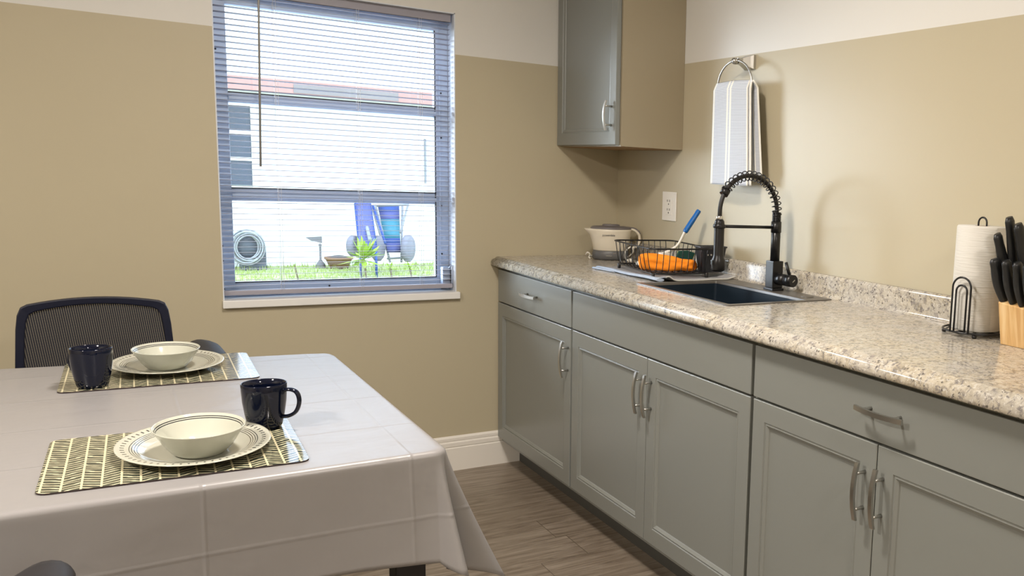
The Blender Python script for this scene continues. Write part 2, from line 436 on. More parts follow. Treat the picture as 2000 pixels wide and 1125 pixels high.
# ceiling light fixtures
for i, (lx, ly) in enumerate(LAMPS):
    t = thing('ceiling_light', ('round flush ceiling light above the table', 'round flush ceiling light in the far left of the room', 'round flush ceiling light above the cabinets near the camera')[i], 'ceiling light', (lx, ly, ZC))
    bm = bm_new(); lathe(bm, [(0, 0), (0.17, 0), (0.17, -0.03), (0.155, -0.045), (0.15, -0.045), (0.15, -0.02), (0, -0.02)], 40); obj('base', bm, M_nickel, t)

# ---------------------------------------------------------------- window
bm = bm_new()
# reveal liners (painted white), flush with the wall opening
box(bm, WX0, WX0 + 0.004, 0.0, 0.085, WZ0, WZ1); box(bm, WX1 - 0.004, WX1, 0.0, 0.085, WZ0, WZ1); box(bm, WX0, WX1, 0.0, 0.085, WZ1 - 0.004, WZ1)
win = struct('window_1', bm, M_win, 'three pane awning window with white reveal behind the blind', 'window')
bm = bm_new()
FX0, FX1 = WX0 + 0.004, WX1 - 0.004; GX0, GX1 = -1.519, -0.787
box(bm, FX0, GX0, 0.085, 0.13, WZ0, WZ1, bev=0.003); box(bm, GX1, FX1, 0.085, 0.13, WZ0, WZ1, bev=0.003)
box(bm, GX1 + 0.012, GX1 + 0.017, 0.078, 0.086, WZ0, WZ1)
for z0, z1 in ((WZ0, 0.822), (1.126, 1.172), (1.482, 1.517), (1.826, WZ1)): box(bm, GX0 - 0.002, GX1 + 0.002, 0.085, 0.13, z0, z1, bev=0.003)
for z0, z1 in ((1.137, 1.152), (1.490, 1.503)): box(bm, GX0, GX1, 0.074, 0.086, z0, z1, bev=0.002)
obj('window_frame', bm, M_winal, win, 'blue grey painted metal frame with two crossbars')
bm = bm_new()
for z in (0.8235, 1.1735, 1.5185): box(bm, GX0, GX1, 0.083, 0.090, z - 0.0018, z + 0.0018)
box(bm, GX1 - 0.004, GX1 - 0.0005, 0.083, 0.09, 0.822, 1.826)
obj('gasket', bm, M_gasket, win, 'thin dark seal lines')
for z0, z1 in ((0.822, 1.126), (1.172, 1.482), (1.517, 1.826)):
    bm = bm_new(); box(bm, GX0, GX1, 0.104, 0.108, z0, z1); obj('pane', bm, M_glass, win)
bm = bm_new(); box(bm, -1.571, -0.722, -0.020, 0.086, 0.741, 0.7695, bev=0.003); obj('window_sill', bm, M_sill, win, 'white stool board, slightly proud of the wall')
bm = bm_new(); box(bm, -0.775, -0.742, 0.045, 0.083, 0.79, 0.868, bev=0.006); tube(bm, [(-0.748, 0.045, 0.865), (-0.742, 0.036, 0.875), (-0.739, 0.034, 0.85), (-0.739, 0.034, 0.80)], 0.004, 8)
obj('crank_operator', bm, M_winal, win, 'small crank box in the lower right corner')
bm = bm_new()
for x, z in ((-1.553, 1.665), (-1.557, 0.96), (-1.557, 0.905), (-1.557, 0.80), (-0.765, 1.58), (-0.765, 1.40), (-0.765, 1.12), (-0.765, 0.92), (-1.2, 0.80)):
    lathe(bm, [(0, -0.0015), (0.0035, -0.0015), (0.0035, 0)], 8, 'y', (x, 0.0845, z))
obj('screw', bm, M_gasket, win)

# blind
bl = thing('window_blind', 'white horizontal mini blind with open slats hanging in the window', 'blind', (-1.15, 0.035, 1.88))
def bl_x(z): return (-1.562 - -1.15, (-0.742) - -1.15)
bm = bm_new(); box(bm, -0.412, 0.408, -0.0125, 0.0125, -0.022, 0.010, bev=0.002); obj('headrail', bm, M_slat, bl)
bm = bm_new()
nsl = 52; z = 1.850
for i in range(nsl):
    z = 1.850 - i * 0.02025
    tilt = -0.09
    x0, x1 = -0.410, 0.406
    pts = []
    for k in range(5):
        t = k / 4 - 0.5; pts.append((t * 0.0245, 0.0012 * (1 - 4 * t * t)))
    sag = random.uniform(-0.0004, 0.0004)
    A = []; 
    for x in (x0, x1):
        A.append([bm.verts.new((x, y * math.cos(tilt) - h * math.sin(tilt), z - 1.88 + h + y * math.sin(tilt) + sag * (1 if x > 0 else -1))) for y, h in pts])
        A.append([bm.verts.new((x, y * math.cos(tilt) - h * math.sin(tilt), z - 1.88 + h - 0.0006 + y * math.sin(tilt) + sag * (1 if x > 0 else -1))) for y, h in pts])
    for k in range(4):
        f = bm.faces.new([A[0][k], A[2][k], A[2][k + 1], A[0][k + 1]]); f.smooth = True
        f = bm.faces.new([A[1][k + 1], A[3][k + 1], A[3][k], A[1][k]]); f.smooth = True
    bm.faces.new([A[0][0], A[1][0], A[3][0], A[2][0]]); bm.faces.new([A[2][4], A[3][4], A[1][4], A[0][4]])
obj('slats', bm, M_slat, bl, recalc=False)
bm = bm_new(); box(bm, -0.412, 0.410, -0.013, 0.013, -1.098, -1.080, bev=0.004)
br_ = obj('bottom_rail', bm, M_slat, bl)
for x in (-0.225, 0.055, 0.285):
    bm = bm_new()
    for dy in (-0.0135, 0.0135): tube(bm, [(x, dy, -0.02), (x, dy, -1.085)], 0.0007, 6)
    tube(bm, [(x + 0.008, -0.0135, -0.02), (x + 0.008, -0.0135, -1.085)], 0.0006, 6)
    obj('ladder_cord', bm, M_cord, bl)
bm = bm_new(); tube(bm, [(-0.272, -0.03, 0.0), (-0.272, -0.032, -0.02), (-0.284, -0.034, -0.625)], 0.0038, 8); obj('wand', bm, M_wand, bl, 'grey tilt wand hanging in front of the slats')
# ---------------------------------------------------------------- base cabinets
CF = -0.559      # plane of the door fronts
CB = -0.541      # face frame plane
def shaker(bm, y0, y1, z0, z1, x, th=0.018, fw=0.052, rec=0.007):
    """door leaf facing -X, frame with stepped moulding and recessed flat panel"""
    xs = x; xb = x + th
    rings = [(0.0, xs + 0.0015), (0.002, xs), (fw, xs), (fw + 0.002, xs + 0.003), (fw + 0.007, xs + 0.0015), (fw + 0.010, xs + 0.0035), (fw + 0.014, xs + 0.006), (fw + 0.016, xs + rec + 0.002)]
    def ring(d, xx): return [bm.verts.new(p) for p in ((xx, y0 + d, z0 + d), (xx, y1 - d, z0 + d), (xx, y1 - d, z1 - d), (xx, y0 + d, z1 - d))]
    R = [ring(0, xb)] + [ring(d, xx) for d, xx in rings]
    for A, B in zip(R, R[1:]):
        for k in range(4): bm.faces.new([A[k], A[(k + 1) % 4], B[(k + 1) % 4], B[k]])
    bm.faces.new(R[-1]); bm.faces.new(R[0][::-1])
def pull(bm, c, length, axis='z', out=0.030):
    """arched bar pull standing off in -X"""
    x, y, z = c; n = 14; pts = []
    for i in range(n + 1):
        t = i / n * 2 - 1; d = out + 0.004 - 0.010 * t * t
        pts.append((x - d, y, z + t * length / 2) if axis == 'z' else (x - d, y + t * length / 2, z))
    for a, b in zip(pts, pts[1:]): pass
    hw = 0.0055; th = 0.0032; rings = []
    for p in pts:
        if axis == 'z': q = [(p[0] - th, p[1] - hw, p[2]), (p[0] - th, p[1] + hw, p[2]), (p[0] + th, p[1] + hw, p[2]), (p[0] + th, p[1] - hw, p[2])]
        else: q = [(p[0] - th, p[1], p[2] - hw), (p[0] - th, p[1], p[2] + hw), (p[0] + th, p[1], p[2] + hw), (p[0] + th, p[1], p[2] - hw)]
        rings.append([bm.verts.new(v) for v in q])
    for A, B in zip(rings, rings[1:]):
        for k in range(4): bm.faces.new([A[k], A[(k + 1) % 4], B[(k + 1) % 4], B[k]])
    bm.faces.new(rings[0]); bm.faces.new(rings[-1][::-1])
    for s in (-1, 1):
        o = s * length * 0.31
        a, b = ((x, y, z + o), (x - out + 0.001, y, z + o)) if axis == 'z' else ((x, y + o, z), (x - out + 0.001, y + o, z))
        tube(bm, [a, ((a[0] + b[0]) / 2, (a[1] + b[1]) / 2, (a[2] + b[2]) / 2), b], [0.0048, 0.0036, 0.0046], 10)
ZD, ZT, ZB = 0.7214, 0.860, 0.125
def base_cabinet(y0, y1, doors, drawer, label):
    """y0 > y1 (towards camera is negative)"""
    t = thing('base_cabinet', label, 'cabinet', (-0.30, (y0 + y1) / 2, 0)); L = Vector((-0.30, (y0 + y1) / 2, 0))
    def S(bm): bmesh.ops.translate(bm, verts=bm.verts, vec=-L); return bm
    bm = bm_new()
    box(bm, CB, CB + 0.019, y1, y0, 0.105, 0.8755); box(bm, CB + 0.019, -0.012, y0 - 0.018, y0, 0.105, 0.8755); box(bm, CB + 0.019, -0.012, y1, y1 + 0.018, 0.105, 0.8755)
    box(bm, CB + 0.019, -0.012, y1 + 0.018, y0 - 0.018, 0.105, 0.12)
    obj('body', S(bm), M_cab, t)
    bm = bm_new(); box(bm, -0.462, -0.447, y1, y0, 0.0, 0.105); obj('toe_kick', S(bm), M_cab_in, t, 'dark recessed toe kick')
    g = 0.0065
    d0, d1 = y0 - g - (0.004 if y0 > -0.01 else 0), y1 + g
    bm = bm_new(); box(bm, CF, CF + 0.018, d1, d0, ZD + 0.003, ZT, bev=0.002)
    dr = obj('drawer' if drawer else 'drawer_panel', S(bm), M_cab, t)
    if drawer:
        bm = bm_new(); pull(bm, (CF, drawer, 0.795), 0.150, 'y'); obj('handle', S(bm), M_nickel, dr, 'brushed nickel arched pull')
    for (a, b, hy) in doors:
        bm = bm_new(); shaker(bm, b, a, ZB, ZD - 0.003, CF)
        d = obj('door', S(bm), M_cab, t)
        bm = bm_new(); pull(bm, (CF, hy, 0.605), 0.135, 'z'); obj('handle', S(bm), M_nickel, d, 'brushed nickel arched pull')
Y1, Y2, Y3 = -0.764, -1.899, -2.872
base_cabinet(-0.002, Y1, [(-0.010, Y1 + 0.0065, -0.737)], -0.392, 'grey base cabinet with one drawer and one door against the window wall')
base_cabinet(Y1 - 0.001, Y2, [(Y1 - 0.0075, -1.3305, -1.306), (-1.3335, Y2 + 0.0065, -1.362)], None, 'grey two door sink cabinet with plain panel, between the narrow and the nearest cabinet')
base_cabinet(Y2 - 0.001, Y3, [(Y2 - 0.0075, -2.380, -2.346), (-2.383, Y3 + 0.004, -2.405)], -2.400, 'grey base cabinet with full width drawer over two doors nearest the camera')
base_cabinet(Y3 - 0.001, -3.35, [(Y3 - 0.008, -3.345, -2.92)], -3.11, 'grey base cabinet at the near end of the counter, cut off by the picture edge')

# ---------------------------------------------------------------- countertop
CT, CE, YE = 0.914, -0.588, -3.37
SX0, SX1, SY0, SY1 = -0.445, -0.040, -1.600, -1.030   # sink rim
ct = thing('countertop', 'beige and grey speckled stone-look countertop with rolled front edge', 'countertop', (-0.3, -1.6, 0.914))
L = Vector((-0.3, -1.6, 0.914))
bm = bm_new()
prof = [(-0.54, 0.876), (CE + 0.004, 0.876), (CE + 0.0005, 0.879), (CE, 0.885), (CE + 0.001, 0.893), (CE + 0.004, 0.900), (CE + 0.010, 0.9045), (CE + 0.016, 0.9055), (CE + 0.019, 0.908), (CE + 0.024, 0.9125), (CE + 0.032, 0.914), (-0.50, 0.914), (-0.50, 0.876)]
fs = prism(bm, prof, YE, -0.001, axis='y') if False else None
A = [[bm.verts.new((x, y, z)) for x, z in prof] for y in (YE, -0.002)]
n = len(prof)
for k in range(n):
    f = bm.faces.new([A[0][k], A[0][(k + 1) % n], A[1][(k + 1) % n], A[1][k]]); f.smooth = 1 <= k < 10
bm.faces.new(A[0][::-1]); bm.faces.new(A[1])
h = 0.006
for a in ((-0.50, SX0 + h, YE, -0.002), (SX0 + h, SX1 - h, SY1 - h, -0.002), (SX0 + h, SX1 - h, YE, SY0 + h), (SX1 - h, -0.002, YE, -0.002)): box(bm, *a, 0.876, 0.914)
bmesh.ops.translate(bm, verts=bm.verts, vec=-L)
obj('worktop', bm, M_granite, ct)
bm = bm_new()
pr_ = [(-0.002, 0.914), (-0.034, 0.914), (-0.026, 0.9155), (-0.021, 0.921), (-0.019, 0.930), (-0.019, 0.975), (-0.017, 0.983), (-0.011, 0.987), (-0.002, 0.987)]
A = [[bm.verts.new((x, y, z)) for x, z in pr_] for y in (YE, -0.75, -0.002)]
n = len(pr_)
for P0, P1 in zip(A, A[1:]):
    for k in range(n):
        f = bm.faces.new([P0[k], P0[(k + 1) % n], P1[(k + 1) % n], P1[k]]); f.smooth = k not in (n - 1,)
bm.faces.new(A[0][::-1]); bm.faces.new(A[-1])
bmesh.ops.translate(bm, verts=bm.verts, vec=-L)
obj('backsplash', bm, M_granite, ct)

# ---------------------------------------------------------------- sink
sk = thing('kitchen_sink', 'black drop-in sink with thin rim set in the countertop', 'sink', (-0.24, -1.315, 0.914))
bm = bm_new()
def rr3(x0, x1, y0, y1, z, r=0.008): return [bm.verts.new((x, y, z)) for x, y in rrect(x0, x1, y0, y1, r, 3)]
ox, oy = -0.24, -1.315
a0, a1, b0, b1 = SX0 - ox, SX1 - ox, SY0 - oy, SY1 - oy
i0, i1, j0, j1 = a0 + 0.020, a1 - 0.088, b0 + 0.020, b1 - 0.020
R = [rr3(a0 + .0, a1, b0, b1, 0.0005), rr3(a0 + .0005, a1 - .0005, b0 + .0005, b1 - .0005, 0.0035), rr3(i0 - .002, i1 + .002, j0 - .002, j1 + .002, 0.0035), rr3(i0, i1, j0, j1, 0.0015), rr3(i0 + .001, i1 - .001, j0 + .001, j1 - .001, -0.006)]
nn = len(R[0])
for A_, B_ in zip(R, R[1:]):
    for k in range(nn): bm.faces.new([A_[k], A_[(k + 1) % nn], B_[(k + 1) % nn], B_[k]])
obj('rim', bm, M_sinkrim, sk, 'thin dark bronze looking rim and tap deck')
bm = bm_new()
R = [rr3(i0 + .001, i1 - .001, j0 + .001, j1 - .001, -0.006), rr3(i0 + .004, i1 - .004, j0 + .004, j1 - .004, -0.19, 0.012), rr3(i0 + .03, i1 - .03, j0 + .03, j1 - .03, -0.205, 0.012)]
for A_, B_ in zip(R, R[1:]):
    for k in range(nn): bm.faces.new([A_[k], A_[(k + 1) % nn], B_[(k + 1) % nn], B_[k]])
bm.faces.new(R[-1])
obj('basin', bm, M_sink, sk, recalc=False)
bm = bm_new(); lathe(bm, [(0, -0.202), (0.03, -0.202), (0.045, -0.2035)], 24, origin=((i0 + i1) / 2, 0, 0)); obj('drain', bm, M_steel, sk)
bm = bm_new(); lathe(bm, [(0, 0.0065), (0.019, 0.0065), (0.021, 0.0050), (0.021, 0.0035)], 24, origin=(a1 - 0.045, b0 + 0.075, 0)); obj('hole_cover', bm, M_sinkrim, sk, 'round dark hole cover on the tap deck')

# ---------------------------------------------------------------- faucet
fa = thing('kitchen_faucet', 'matte black spring neck faucet behind the sink', 'faucet', (-0.088, -1.345, 0.9176))
bm = bm_new(); box(bm, -0.024, 0.024, -0.026, 0.026, 0, 0.008, bev=0.002); box(bm, -0.021, 0.021, -0.022, 0.022, 0.008, 0.100, bev=0.003); obj('base', bm, M_black, fa)
bm = bm_new(); tube(bm, [(0, 0, 0.095), (0, 0, 0.225)], 0.0158, 20); tube(bm, [(0, 0, 0.195), (0, 0, 0.232)], 0.0175, 20)
for k in range(9): lathe(bm, [(0.0135, 0), (0.0165, 0.0015), (0.0135, 0.003)], 20, origin=(0, 0, 0.233 + k * 0.0033))
tube(bm, [(0, 0, 0.23), (0, 0, 0.263)], 0.0138, 20)
obj('pipe', bm, M_black, fa)
bm = bm_new()
# side body with cartridge, points towards the camera
tube(bm, [(0, -0.015, 0.040), (0.008, -0.060, 0.040)], 0.0195, 24); tube(bm, [(0.008, -0.061, 0.040), (0.013, -0.092, 0.040)], 0.0205, 24)
obj('valve', bm, M_black, fa)
bm = bm_new(); tube(bm, [(0.010, -0.074, 0.055), (0.002, -0.060, 0.100)], 0.0056, 10); obj('lever', bm, M_black, fa)
bm = bm_new(); box(bm, -0.0015, 0.0015, -0.001, 0, -0.006, 0.006); bmesh.ops.rotate(bm, verts=bm.verts, cent=(0, 0, 0), matrix=Matrix.Rotation(0.9, 3, 'Y')); bmesh.ops.translate(bm, verts=bm.verts, vec=(0.013, -0.0922, 0.04)); obj('marker', bm, M_nickel, fa)
SPX, SPY = -0.236, -0.012       # spray head offset
D = Vector((SPX, SPY, 0)); dn = D.normalized(); DL = D.length
bm = bm_new(); tube(bm, [(0, 0, 0.212), (SPX, SPY, 0.216)], 0.0052, 12); lathe(bm, [(0.019, -0.006), (0.0205, -0.004), (0.0205, 0.004), (0.019, 0.006)], 20, origin=(SPX, SPY, 0.216)); obj('support_arm', bm, M_black, fa)
path = []
for k in range(0, 61):
    a = PI * k / 60
    hgt = 0.262 + 0.118 * math.sin(a) + (0.022 if k < 0 else 0)
    u = DL / 2 * (1 - math.cos(a))
    path.append(dn * u + Vector((0, 0, hgt)))
path = [Vector((0, 0, 0.25))] + path
tail = [Vector((SPX, SPY, 0.262)), Vector((SPX, SPY, 0.225))]
bm = bm_new(); tube(bm, path + tail[1:], 0.0072, 12); obj('hose', bm, M_rubber, fa)
bm = bm_new()
# coil around the hose up to about 3/4 of the arch
cp = path[:51]; segs = []; tot = 0.0; cum = [0]
for a_, b_ in zip(cp, cp[1:]): tot += (b_ - a_).length; cum.append(tot)
turns = 18; hp = []
NS = turns * 16; side = Vector((-dn.y, dn.x, 0))
for i in range(NS + 1):
    s_ = tot * i / NS; j = max(k for k in range(len(cum)) if cum[k] <= s_ + 1e-9); j = min(j, len(cp) - 2)
    t_ = (s_ - cum[j]) / max(1e-9, cum[j + 1] - cum[j]); p = cp[j].lerp(cp[j + 1], t_); tg = (cp[j + 1] - cp[j]).normalized()
    nrm = side.cross(tg).normalized(); a = 2 * PI * i / 16
    hp.append(p + (nrm * math.cos(a) + side * math.sin(a)) * 0.0155)
tube(bm, hp, 0.0019, 6)
obj('spring', bm, M_black, fa)
pe = cp[-1]; td = (cp[-1] - cp[-3]).normalized()
bm = bm_new(); tube(bm, [pe - td * 0.008, pe + td * 0.012], 0.0145, 16); obj('spring_collar', bm, M_black, fa)
bm = bm_new()
lathe(bm, [(0, 0.238), (0.0115, 0.238), (0.0155, 0.232), (0.0165, 0.225), (0.0165, 0.125), (0.0175, 0.118), (0.022, 0.108), (0.0225, 0.098), (0.0225, 0.078), (0.019, 0.072), (0, 0.072)], 28, origin=(SPX, SPY, 0))
box(bm, SPX - 0.026, SPX - 0.014, SPY - 0.006, SPY + 0.006, 0.092, 0.108, bev=0.002)
sh = obj('spray_head', bm, M_black, fa)
bm = bm_new(); lathe(bm, [(0.0095, 0.238), (0.0105, 0.240), (0.0105, 0.246), (0.0075, 0.249)], 20, origin=(SPX, SPY, 0)); obj('hose_ferrule', bm, M_chrome, fa)

# ---------------------------------------------------------------- wall cabinet
wc = thing('wall_cabinet', 'grey single door wall cabinet hanging in the corner beside the window', 'cabinet', (-0.15, -0.285, 1.389))
UD, UW = -0.297, -0.571
o_ = Vector((-0.15, -0.285, 1.389))
bm = bm_new(); box(bm, UD + 0.020, -0.001, UW, -0.001, 1.391, 2.15); bmesh.ops.translate(bm, verts=bm.verts, vec=-o_); obj('body', bm, M_cabside, wc, 'taupe end panel, warmer than the door')
bm = bm_new(); box(bm, UD + 0.03, -0.006, UW + 0.012, -0.012, 1.3895, 1.3912); bmesh.ops.translate(bm, verts=bm.verts, vec=-o_); obj('underside', bm, M_wood_under, wc, 'unpainted brown wooden underside')
bm = bm_new(); shaker(bm, UW + 0.010, -0.006, 1.396, 2.145, UD, fw=0.050); bmesh.ops.translate(bm, verts=bm.verts, vec=-o_); dd = obj('door', bm, M_cab, wc)
bm = bm_new(); pull(bm, (UD, -0.525, 1.507), 0.115, 'z'); bmesh.ops.translate(bm, verts=bm.verts, vec=-o_); obj('handle', bm, M_nickel, dd, 'shiny nickel arched pull')

# ---------------------------------------------------------------- outlet
ou = thing('power_outlet', 'ivory double power outlet on the wall above the dish rack', 'outlet', (-0.0, -0.484, 1.16))
bm = bm_new(); box(bm, -0.006, -0.0003, -0.056, 0.056, -0.060, 0.060, bev=0.003); pl = obj('cover_plate', bm, M_outlet, ou)
bm = bm_new()
box(bm, -0.0075, -0.0055, -0.026, 0.026, -0.036, 0.036, bev=0.001); obj('socket_face', bm, M_outlet, ou)
bm = bm_new()
for zc in (0.018, -0.018):
    for dy in (0.010, -0.008): box(bm, -0.0082, -0.0072, dy - 0.0016, dy + 0.0016, zc + 0.000, zc + 0.009)
    lathe(bm, [(0, -0.0083), (0.003, -0.0083), (0.003, -0.0072)], 10, 'x', (0, 0, zc - 0.009))
obj('slots', bm, M_slot, ou)

# ---------------------------------------------------------------- towel ring and dish towel
tr = thing('towel_ring', 'brushed nickel towel ring on the wall above the counter', 'towel ring', (-0.0, -1.035, 1.700))
bm = bm_new()
for a_, b_, c_, e_ in (((-0.0005, -0.034, -0.035), (-0.0005, 0.034, 0.03), (-0.010, -0.032, -0.033), (-0.010, 0.032, 0.028)),): pass
vs = []
for x_, s_ in ((-0.0003, 1.0), (-0.010, 0.97), (-0.020, 0.80), (-0.045, 0.45), (-0.060, 0.40)):
    vs.append([bm.verts.new((x_, sy * 0.030 * s_, 0.002 + sz * 0.026 * s_)) for sy, sz in ((-1, -1), (1, -1), (1, 1), (-1, 1))])
for A_, B_ in zip(vs, vs[1:]):
    for k in range(4): bm.faces.new([A_[k], A_[(k + 1) % 4], B_[(k + 1) % 4], B_[k]])
bm.faces.new(vs[-1]); bm.faces.new(vs[0][::-1])
obj('wall_plate', bm, M_nickel, tr, mod=bevel_mod(0.001))
bm = bm_new(); lathe(bm, [(0, -0.084), (0.008, -0.082), (0.0115, -0.076), (0.0115, -0.066), (0.007, -0.060), (0, -0.058)], 20, 'x', (0, 0, 0)); tube(bm, [(-0.07, -0.016, 0.001), (-0.07, 0.016, 0.001)], 0.0055, 10); obj('knob', bm, M_nickel, tr)
bm = bm_new(); tube(bm, [(-0.070, 0.108 * math.sin(2 * PI * k / 48), -0.085 + 0.087 * math.cos(2 * PI * k / 48)) for k in range(48)], 0.0034, 10, closed=True); obj('ring', bm, M_nickel, tr)
# towel: front sheet folded over the ring, back sheet a bit wider and lower on the wall side
def towel():
    bm = bm_new(); uvl = bm.loops.layers.uv.new('UVMap')
    cy = -1.030
    def sheet(x0, x1, yl, yr, ztop, zbot, u0, u1, flare, amp, ph):
        nu, nv = 40, 40
        def fn(i, j):
            z = ztop + (zbot - ztop) * j
            wl = yl + flare[0] * j ** 2; wr = yr + flare[1] * j
            y = wl + (wr - wl) * i
            ease = min(1, j * 14)
            x = x0 + (x1 - x0) * ease + amp * j * math.sin(ph + i * 7.0) * 0.8
            return (x, y, z + 0.004 * math.cos((i - .5) * PI) * (1 - j))
        V = [[bm.verts.new(fn(i / nu, j / nv)) for j in range(nv + 1)] for i in range(nu + 1)]
        for i in range(nu):
            for j in range(nv):
                f = bm.faces.new([V[i][j], V[i + 1][j], V[i + 1][j + 1], V[i][j + 1]]); f.smooth = True
                for lp, (a, b) in zip(f.loops, ((i, j), (i + 1, j), (i + 1, j + 1), (i, j + 1))): lp[uvl].uv = (u0 + (u1 - u0) * a / nu, b / nv)
    # left edge is the far (larger y) side
    sheet(-0.070, -0.0815, -0.918, -1.135, 1.628, 1.262, 0.0, 0.80, (0.002, -0.020), 0.004, 0.3)
    sheet(-0.070, -0.0755, -0.925, -1.146, 1.626, 1.264, 0.15, 1.0, (0.0, -0.022), 0.003, 1.1)
    sheet(-0.070, -0.052, -0.930, -1.155, 1.627, 1.300, 0.0, 1.0, (0.0, -0.045), 0.005, 2.2)
    o = obj('dish_towel', bm, M_towel, recalc=False)
    s = o.modifiers.new('solid', 'SOLIDIFY'); s.thickness = 0.0028; s.offset = 0
    return tag(o, 'grey and white striped dish towel hanging from the towel ring', 'towel')
towel()

# ---------------------------------------------------------------- kettle in the corner
kt = thing('electric_kettle', 'small cream and grey electric travel kettle in the counter corner', 'kettle', (-0.130, -0.205, 0.914), -0.45)
def oval(bm, prof, sx=1.0, sy=0.80, seg=40, spout=0.0):
    rings = []
    for r, z, sp in prof:
        ring = []
        for k in range(seg):
            a = 2 * PI * k / seg; x = r * sx * math.cos(a); y = r * sy * math.sin(a)
            if math.cos(a) < -0.75: x -= sp * ((-math.cos(a) - 0.75) / 0.25) ** 1.3
            ring.append(bm.verts.new((x, y, z)))
        rings.append(ring)
    for A_, B_ in zip(rings, rings[1:]):
        for k in range(seg):
            f = bm.faces.new([A_[k], A_[(k + 1) % seg], B_[(k + 1) % seg], B_[k]]); f.smooth = True
    bm.faces.new(rings[0][::-1]); bm.faces.new(rings[-1])
bm = bm_new(); oval(bm, [(0.066, 0.0, 0), (0.078, 0.004, 0), (0.079, 0.025, 0), (0.076, 0.038, 0), (0.074, 0.040, 0)]); obj('base', bm, M_kgrey, kt)
bm = bm_new(); oval(bm, [(0.073, 0.040, 0), (0.075, 0.043, 0), (0.083, 0.085, 0.0), (0.086, 0.105, 0.005), (0.089, 0.122, 0.018), (0.090, 0.132, 0.026), (0.088, 0.133, 0.024)]); kb = obj('body', bm, M_kbody, kt)
bm = bm_new(); oval(bm, [(0.088, 0.130, 0), (0.087, 0.138, 0), (0.080, 0.143, 0), (0.04, 0.146, 0)]); oval(bm, [(0.038, 0.144, 0), (0.037, 0.151, 0), (0.03, 0.153, 0)], sx=1.0, sy=0.5); obj('lid', bm, M_kgrey2, kt)
bm = bm_new()
hpth = catmull([(0.075, 0, 0.134), (0.100, 0, 0.130), (0.120, 0, 0.112), (0.124, 0, 0.085), (0.115, 0, 0.062), (0.092, 0, 0.050)], 6)
tube(bm, hpth, 0.0085, 12, flat=(0.75, 1.2)); hd = obj('handle', bm, M_kbody, kt)
bm = bm_new(); tube(bm, [Vector(p) + Vector((0.004, 0, 0.006)) for p in hpth[:14]], 0.0065, 10, flat=(0.5, 1.2)); obj('handle_grip', bm, M_kgrey2, hd)
bm = bm_new()
for dx in (0.012, 0.020): lathe(bm, [(0.0022, -0.0652), (0, -0.0655)], 8, 'y', (dx, 0.002, 0.030))
box(bm, -0.020, 0.006, -0.0645, -0.062, 0.018, 0.021)
obj('indicator', bm, M_chrome, kt)
cu = bpy.data.curves.new('logo', 'FONT'); cu.body = 'powerdale'; cu.size = 0.0125; cu.extrude = 0.0004; cu.align_x = 'CENTER'
cu.materials.append(M_kgrey); tmp = bpy.data.objects.new('tmp', cu); lg = bpy.data.objects.new('logo', bpy.data.meshes.new_from_object(tmp)); bpy.data.objects.remove(tmp); C.objects.link(lg); lg.parent = kt; lg.location = (-0.010, -0.0705, 0.105); lg.rotation_euler = (PI / 2 + 0.06, 0, 0)
# loose cord: plug coil on both sides
bm = bm_new()
tube(bm, catmull([(-0.078, 0.02, 0.012), (-0.095, 0.0, 0.012), (-0.104, -0.02, 0.020), (-0.098, -0.032, 0.030), (-0.088, -0.028, 0.022), (-0.092, -0.018, 0.008), (-0.085, -0.02, 0.004)], 6), 0.0032, 8)
obj('power_cord', bm, M_white_pl, kt, 'pale cord looped beside the base')
bm = bm_new()
tube(bm, catmull([(0.074, -0.02, 0.012), (0.095, -0.06, 0.040), (0.085, -0.075, 0.062), (0.060, -0.080, 0.040), (0.062, -0.085, 0.012), (0.075, -0.095, 0.005)], 6), 0.0032, 8)
box(bm, 0.072, 0.088, -0.106, -0.090, 0.001, 0.014, bev=0.002)
obj('plug_cord', bm, M_white_pl, kt, 'pale cord with plug trailing by the dish rack')

# ---------------------------------------------------------------- drying mat, folded blue towel
bm = bm_new()
mx0, mx1, my0, my1 = -0.335, -0.040, -1.045, -0.535
def matfn(i, j):
    x = mx0 + (mx1 - mx0) * i; y = my1 + (my0 - my1) * j
    # front (camera side) edge wavers a little where it laps onto the sink rim
    z = 0.9168 + 0.0035 * max(0, j - 0.80) / 0.2 + 0.0016 * math.sin(i * 11) * max(0, j - 0.7) + 0.010 * max(0, i - 0.88) / 0.12
    z += 0.016 * math.exp(-((i - 0.03) / 0.07) ** 2) * max(0, (j - 0.72) / 0.28)
    return (x - 0.00 * j, y, z)
gridmesh(bm, matfn, 60, 40)
dm = obj('drying_mat', bm, [M_dry], recalc=False)
s = dm.modifiers.new('solid', 'SOLIDIFY'); s.thickness = 0.0035; s.offset = 0
tag(dm, 'grey ribbed dish drying mat under the black wire rack', 'mat')
bm = bm_new()
edge = [matfn(i / 60, 1.0) for i in range(61)]
tube(bm, edge, 0.0026, 8); tube(bm, [matfn(1.0, j / 40) for j in range(41)], 0.0024, 8); e_ = obj('binding', bm, M_dryedge, dm, 'pale edge binding')
bm = bm_new()
def foldfn(k):
    def fn(i, j):
        y = -0.530 - 0.475 * i
        x = -0.352 + 0.010 * math.sin(i * 5 + k) + 0.022 * (j - 0.5) * (1 + 0.4 * i)
        z = 0.9165 + 0.0055 * k + 0.004 * math.sin(j * PI) + (0.004 * math.sin(i * 6.0 + k))
        return (x, y, max(z, 0.9157 + 0.0055 * k))
    return fn
pts0 = [(-0.347 + 0.002 * math.sin(i * 0.5), -0.535 - 0.026 * i, 0.9195 + 0.0010 * math.sin(i * 0.5) + 0.0002 * i) for i in range(20)]
tube(bm, pts0, [0.0050 + 0.0018 * min(1, i / 12) for i in range(20)], 12, flat=(0.8, 2.2))
ft = obj('folded_cloth', bm, M_blue)
